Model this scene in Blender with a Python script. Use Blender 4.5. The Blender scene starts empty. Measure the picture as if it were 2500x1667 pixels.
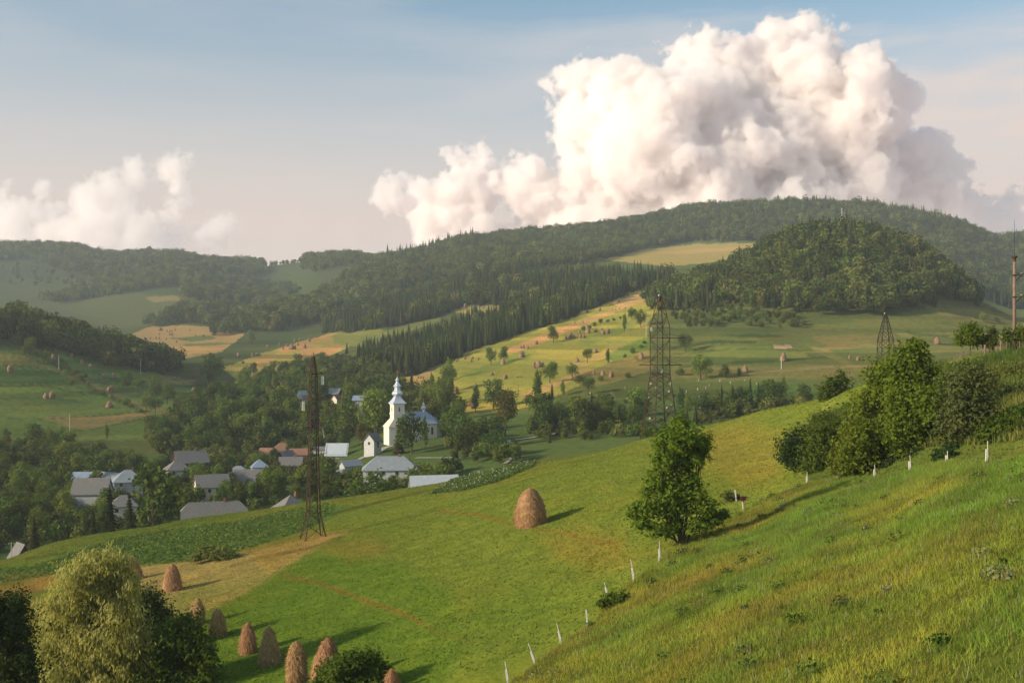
import bpy, math, random
import numpy as np
from mathutils import Vector, Matrix
R = math.radians
sc = bpy.context.scene
COL = sc.collection
F = 2640.0                     # focal length in the units the survey was taken in (frame 2352 x 1568)
CX, CY = 1176.0, 784.0
RNG = np.random.default_rng(7)
rnd = random.Random(11)
SUN_AZ, SUN_EL = R(-112), R(20)

# ------------------------------------------------------------------ noise
def _hash(ix, iy, s):
    h = (ix.astype(np.int64) * 374761393 + iy.astype(np.int64) * 668265263 + s * 1442695041) & 0xffffffff
    h = ((h ^ (h >> 13)) * 1274126177) & 0xffffffff
    return ((h ^ (h >> 16)) & 0xffff) / 65535.0
def vnoise(x, y, s=0):
    x = np.asarray(x, float); y = np.asarray(y, float)
    ix = np.floor(x); iy = np.floor(y); fx = x - ix; fy = y - iy
    fx = fx * fx * (3 - 2 * fx); fy = fy * fy * (3 - 2 * fy)
    a = _hash(ix, iy, s); b = _hash(ix + 1, iy, s); c = _hash(ix, iy + 1, s); d = _hash(ix + 1, iy + 1, s)
    return (a + (b - a) * fx) * (1 - fy) + (c + (d - c) * fx) * fy - .5
def fbm(x, y, s=0, o=4):
    t = 0; a = 1.
    for i in range(o):
        t = t + a * vnoise(x * 2 ** i, y * 2 ** i, s + i); a *= .5
    return t

# ------------------------------------------------------------------ terrain
def pchip(xk, yk, xq):
    xk = np.asarray(xk, float); yk = np.asarray(yk, float); xq = np.clip(xq, xk[0], xk[-1])
    h = np.diff(xk); d = np.diff(yk) / h; m = np.zeros(len(xk))
    w1 = 2 * h[1:] + h[:-1]; w2 = h[1:] + 2 * h[:-1]
    ok = d[:-1] * d[1:] > 0
    with np.errstate(all='ignore'):
        mm = (w1 + w2) / (w1 / d[:-1] + w2 / d[1:])
    m[1:-1] = np.where(ok, mm, 0); m[0] = d[0]; m[-1] = d[-1]
    i = np.clip(np.searchsorted(xk, xq, 'right') - 1, 0, len(xk) - 2)
    t = (xq - xk[i]) / h[i]
    return ((1 + 2 * t) * (1 - t) ** 2 * yk[i] + t * (1 - t) ** 2 * h[i] * m[i]
            + t * t * (3 - 2 * t) * yk[i + 1] + t * t * (t - 1) * h[i] * m[i + 1])
# ground lines measured along the hills: (bearing, sight line, distance); unseen left end raised to shade the valley
LINES = [
 [(-1500,1500,120),(-600,1560,112),(0,1568,107),(350,1568,104),(720,1568,94),(1180,1568,73),(1500,1568,55),(1880,1568,40),(2352,1568,28),(2900,1500,20),(3800,1300,14)],
 [(-1500,1450,155),(0,1420,146),(350,1398,142),(720,1385,128),(1180,1432,93),(1285,1425,89),(1395,1385,89),(1512,1288,98),(1600,1225,107),(1700,1160,121),(1852,1110,120),(2008,1095,107),(2173,1062,92),(2265,1060,84),(2352,1055,77),(2900,950,60),(3800,700,50)],
 [(-1500,1380,190),(0,1345,180),(350,1300,178),(720,1240,182),(1000,1200,175),(1218,1150,165),(1500,1110,150),(1700,1060,160),(1880,1010,155),(2100,930,130),(2352,900,115),(2900,820,100),(3800,600,90)],
 [(-1500,1330,230),(-600,1320,225),(0,1290,220),(130,1247,222),(250,1224,226),(310,1216,230),(420,1194,234),(570,1172,238),(720,1149,240),(900,1125,240),(1000,1110,240),(1100,1090,240),(1230,1062,240),(1400,1030,238),(1480,1008,236),(1600,980,225),(1750,948,208),(1880,915,192),(2000,880,180),(2100,856,172),(2200,822,162),(2352,803,152),(2900,720,150),(3800,550,150)],
 'Z',275,[(-1500,-55),(0,-52),(500,-50),(900,-45),(1300,-39),(1700,-33),(2000,-28),(2352,-24),(3800,-15)],
 'Z',340,[(-1500,-50),(0,-50),(500,-47),(900,-41),(1300,-33),(1700,-27),(2000,-22),(2352,-19),(3800,0)],
 'Z',430,[(-1500,-30),(-600,-40),(0,-45),(500,-46),(720,-44),(900,-36.5),(1150,-33),(1400,-30),(1700,-25),(2000,-20.5),(2352,-16),(3800,5)],
 [(-1500,640,490),(-600,880,500),(0,1000,505),(300,1010,510),(500,985,520),(720,960,520),(900,935,520),(1100,905,520),(1300,888,505),(1520,885,495),(1700,872,500),(1900,860,500),(2150,850,500),(2352,842,500),(3800,700,500)],
 [(-1500,440,600),(-600,740,590),(0,870,590),(300,905,620),(500,915,650),(720,885,650),(900,885,630),(1100,842,630),(1300,805,650),(1520,775,645),(1700,762,625),(1900,778,620),(2150,783,610),(2352,800,610),(3800,650,620)],
 [(-1500,380,720),(-600,600,720),(0,748,720),(150,786,740),(300,825,760),(420,850,775),(500,862,800),(720,828,880),(900,846,780),(1100,797,800),(1300,737,830),(1520,690,800),(1700,655,770),(1900,690,705),(2150,715,690),(2352,757,690),(3800,620,700)],
 [(-1500,420,900),(-600,640,900),(0,790,900),(150,813,900),(300,830,900),(420,836,900),(500,834,900),(720,812,960),(900,795,900),(1100,752,920),(1300,700,960),(1520,655,950),(1700,612,880),(1800,565,870),(1900,548,855),(2000,560,850),(2150,622,830),(2270,705,800),(2352,738,800),(3800,620,850)],
 [(-1500,560,1150),(-600,680,1150),(0,760,1150),(300,790,1150),(500,803,1060),(720,770,1150),(900,750,1060),(1100,705,1060),(1300,665,1100),(1520,625,1100),(1700,602,1100),(1900,620,1100),(2150,660,1100),(2352,740,1100),(3800,600,1100)],
 [(-1500,560,1500),(-600,640,1550),(0,715,1550),(150,735,1550),(300,752,1450),(500,748,1350),(720,700,1450),(900,690,1350),(1100,640,1350),(1300,610,1350),(1520,592,1350),(1700,592,1350),(1900,585,1400),(2150,630,1400),(2352,700,1400),(3800,560,1400)],
 [(-1500,560,1900),(-600,640,1900),(0,697,1850),(120,692,1850),(300,652,1900),(420,636,1950),(500,648,1950),(640,690,1800),(720,655,1720),(800,634,1700),(900,620,1650),(1100,590,1650),(1300,575,1650),(1520,565,1650),(1700,562,1600),(1900,540,1650),(2150,570,1650),(2352,620,1650),(3800,560,1650)],
 [(-1500,520,2500),(-600,550,2500),(0,574,2500),(150,577,2500),(270,601,2500),(350,592,2500),(480,607,2500),(600,613,2450),(700,605,2400),(790,601,2400),(870,606,1900),(950,592,1850),(1050,568,1880),(1200,549,1900),(1400,527,1900),(1520,505,1900),(1600,492,1900),(1700,485,1900),(1850,482,1900),(1950,487,1900),(2050,495,1900),(2150,514,1900),(2250,542,1900),(2300,558,1900),(2352,552,1900),(2900,540,1900),(3800,480,1900)],
]
NX, NY = 1326, 1100
TX = np.linspace(-1500, 3800, NX)
LY0, LY1 = math.log(2.), math.log(6500.)
TLY = np.linspace(LY0, LY1, NY)
def build_table():
    Ys, Zs = [], []
    i = 0
    while i < len(LINES):
        if LINES[i] == 'Z':
            a = np.array(LINES[i + 2], float); Ys.append(np.full(NX, float(LINES[i + 1]))); Zs.append(pchip(a[:, 0], a[:, 1], TX)); i += 3
        else:
            a = np.array(LINES[i], float); z = (CY - a[:, 1]) * a[:, 2] / F
            Ys.append(pchip(a[:, 0], a[:, 2], TX)); Zs.append(pchip(a[:, 0], z, TX)); i += 1
    Ys = [np.full(NX, 2.), Ys[0] * .4] + Ys; Zs = [np.full(NX, -1.8), Zs[0] * .4 - 2.5] + Zs
    Ys += [np.full(NX, 3300.), np.full(NX, 6600.)]; Zs += [Zs[-1] * .5, Zs[-1] * .1]
    Ys = np.array(Ys); Zs = np.array(Zs)
    T = np.empty((NX, NY)); yq = np.exp(TLY)
    for k in range(NX): T[k] = pchip(Ys[:, k], Zs[:, k], yq)
    return T
TAB = build_table()
def H0(X, Y):
    X = np.asarray(X, float); Y = np.asarray(Y, float); Yc = np.maximum(Y, 2.05)
    x = CX + F * X / np.maximum(Yc, 25.)
    a = np.clip((x - TX[0]) / (TX[1] - TX[0]), 0, NX - 1.001); b = np.clip((np.log(Yc) - LY0) / (TLY[1] - TLY[0]), 0, NY - 1.001)
    i = a.astype(int); j = b.astype(int); fa = a - i; fb = b - j
    return (TAB[i, j] * (1 - fa) + TAB[i + 1, j] * fa) * (1 - fb) + (TAB[i, j + 1] * (1 - fa) + TAB[i + 1, j + 1] * fa) * fb
def H(X, Y):
    X = np.asarray(X, float); Y = np.asarray(Y, float)
    z = H0(X, Y)
    z = z + .5 * fbm(X / 14., Y / 14., 3, 4) * np.clip((Y - 20) / 60, 0, 1) * np.clip((420 - Y) / 100, .5, 1)
    far = np.clip((Y - 400) / 500, 0, 1)
    z = z + far * (9 * fbm(X / 130., Y / 130., 9, 4)) * np.clip((1700 - Y) / 800, .25, 1)
    # terraces on the field slopes
    q = z / 2.6 + .9 * vnoise(X / 90., Y / 90., 31)
    m = np.clip((Y - 440) / 60, 0, 1) * np.clip((1100 - Y) / 200, 0, 1)
    f = q - np.floor(q); st = np.clip((f - .35) / .3, 0, 1)
    return z + m * .9 * (st - f)
def px(X, Y, Z): return CX + F * X / Y, CY - F * Z / Y
YS = np.exp(np.linspace(math.log(15.), math.log(3000.), 3400))
def hit(x, y, ymin=0):
    """the point of the ground on a bearing and sight line"""
    X = (x - CX) / F * YS; Z = H(X, YS)
    ok = np.nonzero((CY - F * Z / YS <= y) & (YS >= ymin))[0]
    k = ok[0] if len(ok) else len(YS) - 1
    return Vector((X[k], YS[k], Z[k]))
def at(x, y, Y): return Vector(((x - CX) / F * Y, Y, (CY - y) / F * Y))
def gz(X, Y): return float(H(np.array([X]), np.array([Y]))[0])
def in_poly(x, y, poly):
    c = np.zeros(x.shape, bool); n = len(poly)
    for i in range(n):
        x0, y0 = poly[i]; x1, y1 = poly[i - 1]
        if y0 == y1: continue
        c ^= ((y0 > y) != (y1 > y)) & (x < (x1 - x0) * (y - y0) / (y1 - y0) + x0)
    return c
def dist_line(x, y, pts):
    d = np.full(x.shape, 1e9)
    for (x0, y0), (x1, y1) in zip(pts[:-1], pts[1:]):
        dx, dy = x1 - x0, y1 - y0; t = np.clip(((x - x0) * dx + (y - y0) * dy) / (dx * dx + dy * dy), 0, 1)
        d = np.minimum(d, np.hypot(x - x0 - t * dx, y - y0 - t * dy))
    return d

# ------------------------------------------------------------------ objects
def tag(o, label=None, cat=None, group=None, kind=None):
    for k, v in (('label', label), ('category', cat), ('group', group), ('kind', kind)):
        if v: o[k] = v
    return o
def empty(name, loc, rz=0., scale=1.):
    o = bpy.data.objects.new(name, None); COL.objects.link(o); o.location = loc; o.rotation_euler = (0, 0, rz)
    o.scale = (scale,) * 3; o.empty_display_size = .5
    return o
def link(name, me, parent=None, loc=None, rz=0., scale=None):
    o = bpy.data.objects.new(name, me); COL.objects.link(o)
    if parent: o.parent = parent
    if loc is not None: o.location = loc
    if rz: o.rotation_euler = (0, 0, rz)
    if scale is not None: o.scale = scale if hasattr(scale, '__len__') else (scale,) * 3
    return o
def mesh_np(name, V, faces, mat, tint=None, smooth=False, extra=None):
    """V (n,3); faces: (m,k) array"""
    me = bpy.data.meshes.new(name); V = np.asarray(V, np.float32); faces = np.asarray(faces, np.int32)
    m, k = faces.shape
    me.vertices.add(len(V)); me.vertices.foreach_set('co', V.ravel())
    me.loops.add(m * k); me.loops.foreach_set('vertex_index', faces.ravel())
    me.polygons.add(m); me.polygons.foreach_set('loop_start', np.arange(0, m * k, k, dtype=np.int32))
    if smooth: me.polygons.foreach_set('use_smooth', np.ones(m, bool))
    if tint is not None:
        a = me.attributes.new('tint', 'FLOAT', 'FACE'); a.data.foreach_set('value', np.asarray(tint, np.float32))
    for nm, arr in (extra or {}).items():
        if arr.ndim == 2:
            a = me.attributes.new(nm, 'FLOAT_COLOR', 'POINT'); a.data.foreach_set('color', np.c_[arr, np.ones(len(arr))].astype(np.float32).ravel())
        else:
            a = me.attributes.new(nm, 'FLOAT', 'POINT'); a.data.foreach_set('value', arr.astype(np.float32))
    me.update(calc_edges=True)
    if mat: me.materials.append(mat)
    return me
class MB:
    """collects tubes, boxes and polygons into one mesh"""
    def __init__(s): s.v = []; s.f = []
    def tube(s, pts, rad, n=6, cap=True):
        pts = [Vector(p) for p in pts]; b = len(s.v)
        for i, p in enumerate(pts):
            d = (pts[min(i + 1, len(pts) - 1)] - pts[max(i - 1, 0)]).normalized()
            a = d.cross(Vector((0, 0, 1)) if abs(d.z) < .9 else Vector((1, 0, 0))).normalized(); c = d.cross(a)
            r = rad[i] if hasattr(rad, '__len__') else rad
            for k in range(n):
                t = 2 * math.pi * (k + .5) / n; s.v.append(p + a * (r * math.cos(t)) + c * (r * math.sin(t)))
        for i in range(len(pts) - 1):
            for k in range(n):
                q = b + i * n; s.f.append((q + k, q + (k + 1) % n, q + n + (k + 1) % n, q + n + k))
        if cap:
            s.f.append(tuple(b + k for k in range(n))[::-1]); s.f.append(tuple(b + (len(pts) - 1) * n + k for k in range(n)))
        return s
    def box(s, lo, hi, M=None):
        b = len(s.v)
        for z in (lo[2], hi[2]):
            for x, y in ((lo[0], lo[1]), (hi[0], lo[1]), (hi[0], hi[1]), (lo[0], hi[1])):
                p = Vector((x, y, z)); s.v.append(M @ p if M else p)
        for q in ((0, 3, 2, 1), (4, 5, 6, 7), (0, 1, 5, 4), (1, 2, 6, 5), (2, 3, 7, 6), (3, 0, 4, 7)): s.f.append(tuple(b + i for i in q))
        return s
    def poly(s, pts):
        b = len(s.v); s.v += [Vector(p) for p in pts]; s.f.append(tuple(range(b, b + len(pts)))); return s
    def slab(s, pts, t):
        """polygon with thickness t downward"""
        b = len(s.v); n = len(pts); s.v += [Vector(p) for p in pts] + [Vector(p) - Vector((0, 0, t)) for p in pts]
        s.f.append(tuple(range(b, b + n))); s.f.append(tuple(range(b + n, b + 2 * n))[::-1])
        for k in range(n): s.f.append((b + (k + 1) % n, b + k, b + n + k, b + n + (k + 1) % n))
        return s
    def lathe(s, prof, n=16, M=None, rot=0.):
        b = len(s.v)
        for r, z in prof:
            for k in range(n):
                t = 2 * math.pi * k / n + rot; p = Vector((r * math.cos(t), r * math.sin(t), z)); s.v.append(M @ p if M else p)
        for i in range(len(prof) - 1):
            for k in range(n):
                q = b + i * n; s.f.append((q + k, q + (k + 1) % n, q + n + (k + 1) % n, q + n + k))
        s.f.append(tuple(b + k for k in range(n))[::-1]); s.f.append(tuple(b + (len(prof) - 1) * n + k for k in range(n)))
        return s
    def mesh(s, name, mat, smooth=False):
        me = bpy.data.meshes.new(name); me.from_pydata([tuple(v) for v in s.v], [], s.f); me.materials.append(mat)
        if smooth: me.polygons.foreach_set('use_smooth', [True] * len(me.polygons))
        me.update(); return me
    def obj(s, name, mat, parent=None, smooth=False, loc=None): return link(name, s.mesh(name, mat, smooth), parent, loc)

# ------------------------------------------------------------------ materials
def new_mat(name):
    m = bpy.data.materials.new(name); m.use_nodes = True; m.node_tree.nodes.clear(); return m, m.node_tree
class NT:
    def __init__(s, nt): s.nt = nt
    def n(s, t, **kw):
        n = s.nt.nodes.new(t)
        for k, v in kw.items(): setattr(n, k, v)
        return n
    def l(s, a, b): s.nt.links.new(a, b)
    def val(s, sock, v):
        if hasattr(v, 'is_linked') or hasattr(v, 'links'): s.l(v, sock)
        elif isinstance(v, tuple) and len(v) == 3 and sock.type == 'RGBA': sock.default_value = (*v, 1)
        else: sock.default_value = v
    def math(s, op, a, b=0., c=None, clamp=False):
        n = s.n('ShaderNodeMath', operation=op, use_clamp=clamp); s.val(n.inputs[0], a); s.val(n.inputs[1], b)
        if c is not None: s.val(n.inputs[2], c)
        return n.outputs[0]
    def mix(s, f, a, b, bt='MIX'):
        n = s.n('ShaderNodeMix', data_type='RGBA', blend_type=bt); s.val(n.inputs[0], f); s.val(n.inputs[6], a); s.val(n.inputs[7], b); return n.outputs[2]
    def noise(s, vec, scale, detail=4., rough=.55):
        n = s.n('ShaderNodeTexNoise'); s.l(vec, n.inputs['Vector']); n.inputs['Scale'].default_value = scale; n.inputs['Detail'].default_value = detail
        n.inputs['Roughness'].default_value = rough; return n.outputs[0]
    def ramp(s, f, lo, hi):
        n = s.n('ShaderNodeMapRange'); s.val(n.inputs[0], f); n.inputs[1].default_value = lo; n.inputs[2].default_value = hi; return n.outputs[0]
    def attr(s, name): n = s.n('ShaderNodeAttribute', attribute_name=name); return n
    def bump(s, h, strength, dist):
        n = s.n('ShaderNodeBump'); s.val(n.inputs['Height'], h); n.inputs['Strength'].default_value = strength; n.inputs['Distance'].default_value = dist; return n.outputs[0]
    def out(s, sh, sock='Surface'):
        o = s.n('ShaderNodeOutputMaterial'); s.l(sh, o.inputs[sock])
def leaf_mat(name, dark, light, trans=.35, vary=.5, warm=None):
    m, nt = new_mat(name); k = NT(nt)
    t = k.attr('tint').outputs['Fac']; oi = k.n('ShaderNodeObjectInfo')
    c = k.mix(t, dark, light)
    if warm: c = k.mix(k.ramp(oi.outputs['Random'], .6, 1.), c, warm)
    v = k.math('MULTIPLY_ADD', k.math('FRACT', k.math('MULTIPLY', oi.outputs['Random'], 7.31)), vary, 1 - vary * .5)
    hs = k.n('ShaderNodeHueSaturation'); k.l(c, hs.inputs['Color']); k.l(v, hs.inputs['Value'])
    k.l(k.math('MULTIPLY_ADD', k.math('FRACT', k.math('MULTIPLY', oi.outputs['Random'], 13.7)), .04, .48), hs.inputs['Hue'])
    d = k.n('ShaderNodeBsdfDiffuse'); tr = k.n('ShaderNodeBsdfTranslucent'); k.l(hs.outputs[0], d.inputs[0])
    k.l(k.mix(1., hs.outputs[0], (1.15, 1.1, .6), 'MULTIPLY'), tr.inputs[0])
    mx = k.n('ShaderNodeMixShader'); mx.inputs[0].default_value = trans; k.l(d.outputs[0], mx.inputs[1]); k.l(tr.outputs[0], mx.inputs[2])
    k.out(mx.outputs[0]); return m
def surf_mat(name, col, rough=.85, var=.25, scale=1.5, metal=0., col2=None, bump=.0, stretch=None, spec=.3):
    m, nt = new_mat(name); k = NT(nt)
    tc = k.n('ShaderNodeTexCoord'); vec = tc.outputs['Object']
    if stretch:
        mp = k.n('ShaderNodeMapping'); mp.inputs['Scale'].default_value = stretch; k.l(vec, mp.inputs[0]); vec = mp.outputs[0]
    n = k.noise(vec, scale, 6., .62)
    c = k.mix(k.ramp(n, .3, .7), tuple(x * (1 - var) for x in col), col2 or tuple(min(1, x * (1 + var)) for x in col))
    p = k.n('ShaderNodeBsdfPrincipled'); k.l(c, p.inputs['Base Color']); p.inputs['Roughness'].default_value = rough; p.inputs['Metallic'].default_value = metal
    p.inputs['Specular IOR Level'].default_value = spec
    if bump: k.l(k.bump(k.noise(vec, scale * 4, 4.), 1., bump), p.inputs['Normal'])
    k.out(p.outputs[0]); return m
def blade_mat(name):
    m, nt = new_mat(name); k = NT(nt)
    c = k.attr('col').outputs['Color']
    d = k.n('ShaderNodeBsdfDiffuse'); tr = k.n('ShaderNodeBsdfTranslucent'); k.l(c, d.inputs[0]); k.l(c, tr.inputs[0])
    mx = k.n('ShaderNodeMixShader'); mx.inputs[0].default_value = .3; k.l(d.outputs[0], mx.inputs[1]); k.l(tr.outputs[0], mx.inputs[2])
    k.out(mx.outputs[0]); return m
def ground_mat():
    m, nt = new_mat('ground'); k = NT(nt)
    g = k.n('ShaderNodeNewGeometry'); pos = g.outputs['Position']
    base = k.attr('col').outputs['Color']
    n1 = k.noise(pos, .35, 5.); n2 = k.noise(pos, 2.2, 4.); n3 = k.noise(pos, .045, 4.)
    c = k.mix(k.ramp(n1, .3, .72), k.mix(1., base, (.74, .80, .80), 'MULTIPLY'), k.mix(1., base, (1.22, 1.12, 1.05), 'MULTIPLY'))
    c = k.mix(k.math('MULTIPLY', k.ramp(n2, .45, .75), .38), c, k.mix(1., c, (.5, .58, .6), 'MULTIPLY'))
    c = k.mix(k.math('MULTIPLY', k.ramp(n3, .52, .72), .45), c, k.mix(1., c, (1.35, .95, .8), 'MULTIPLY'))
    d = k.n('ShaderNodeBsdfDiffuse'); k.l(c, d.inputs[0]); d.inputs[1].default_value = 1.
    h = k.math('MULTIPLY_ADD', n2, .5, n1)
    k.l(k.bump(h, 1., .55), d.inputs['Normal'])
    k.out(d.outputs[0]); return m
M = dict(
 ground=ground_mat(), blade=blade_mat('grass_blades'),
 leaf=leaf_mat('leaf_green', (.072, .118, .025), (.18, .235, .045), .32, .7),
 leaf_dark=leaf_mat('leaf_dark', (.044, .08, .021), (.108, .155, .035), .28, .6),
 leaf_near=leaf_mat('leaf_near', (.07, .12, .016), (.20, .255, .03), .42, .2),
 leaf_neard=leaf_mat('leaf_near_dark', (.05, .085, .016), (.13, .18, .028), .4, .2),
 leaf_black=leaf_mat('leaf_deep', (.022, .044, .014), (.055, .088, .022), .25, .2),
 leaf_weed=leaf_mat('leaf_weed', (.08, .115, .025), (.19, .21, .055), .35, .3),
 leaf_willow=leaf_mat('leaf_willow', (.22, .24, .07), (.56, .56, .19), .45, .1),
 leaf_gold=leaf_mat('leaf_gold', (.07, .075, .02), (.17, .15, .04), .35, .2),
 leaf_dry=leaf_mat('leaf_dry', (.055, .08, .024), (.14, .155, .05), .3, .2),
 spruce=leaf_mat('spruce_needles', (.027, .049, .015), (.08, .11, .025), .1, .7, (.075, .075, .03)),
 far_leaf=leaf_mat('far_leaf', (.05, .08, .018), (.135, .168, .03), .22, .95, (.15, .15, .04)),
 bark=surf_mat('bark', (.09, .065, .045), .9, .4, 4., stretch=(1, 1, .25)),
 rust=surf_mat('rusty_steel', (.056, .037, .028), .85, .4, 3., col2=(.115, .066, .046)),
 darksteel=surf_mat('dark_steel', (.05, .04, .037), .7, .4, 3., metal=.2),
 insul=surf_mat('insulator_glass', (.62, .66, .6), .25, .1, 5., spec=.5),
 hay=surf_mat('hay', (.37, .225, .105), .95, .35, 3.5, bump=.06, stretch=(1, 1, .3)),
 hay_far=surf_mat('hay_weathered', (.25, .16, .095), .95, .35, 1.2),
 straw=leaf_mat('straw', (.30, .17, .072), (.66, .44, .22), .15, .1),
 wood=surf_mat('weathered_wood', (.2, .15, .11), .9, .35, 2., stretch=(1, 1, .2)),
 post=surf_mat('whitewashed_concrete', (.62, .60, .55), .9, .25, 6., bump=.01),
 grey_post=surf_mat('grey_stake', (.52, .48, .42), .9, .3, 6.),
 red=surf_mat('red_paint', (.09, .02, .018), .6, .3, 8.),
 white_wall=surf_mat('white_wall', (.52, .53, .52), .9, .14, 1.),
 cream=surf_mat('cream_plaster', (.74, .66, .54), .9, .08, .8),
 church_wall=surf_mat('church_plaster', (.80, .73, .62), .9, .05, .6),
 stone=surf_mat('plinth_stone', (.38, .36, .34), .9, .25, 3.),
 brown_wall=surf_mat('dark_boards', (.075, .052, .04), .9, .4, 1.2, stretch=(.5, .5, 4)),
 brick=surf_mat('brick_wall', (.30, .14, .09), .9, .25, 2.5),
 grey_wall=surf_mat('grey_render', (.42, .44, .44), .9, .12, 1.),
 slate=surf_mat('grey_asbestos_roof', (.185, .18, .17), .85, .3, 1.6, stretch=(2.5, 2.5, .35), bump=.03),
 pale_roof=surf_mat('pale_tin_roof', (.30, .335, .35), .5, .12, .9, metal=.15),
 blue_roof=surf_mat('blue_tin_roof', (.30, .37, .48), .45, .12, .8, metal=.2),
 white_roof=surf_mat('white_tin_roof', (.55, .60, .63), .5, .08, .9, metal=.1),
 tile=surf_mat('orange_tiles', (.27, .145, .095), .9, .3, 2.5),
 tin=surf_mat('church_tin', (.66, .71, .78), .35, .07, .8, metal=.35, spec=.5),
 gold=surf_mat('gilded_cross', (.62, .26, .08), .5, .2, 4., metal=.3),
 pane=surf_mat('window_glass', (.035, .045, .055), .15, .2, 2., spec=.6),
 frame=surf_mat('window_frame', (.6, .58, .54), .8, .15, 2.),
 iron=surf_mat('grey_iron', (.30, .30, .30), .6, .2, 3., metal=.3),
 concrete=surf_mat('pole_concrete', (.22, .15, .115), .9, .25, 2.),
 path=surf_mat('trodden_path', (.34, .31, .27), .95, .2, .6),
 grave=surf_mat('pale_stone', (.62, .60, .56), .9, .2, 2.),
)

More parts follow.
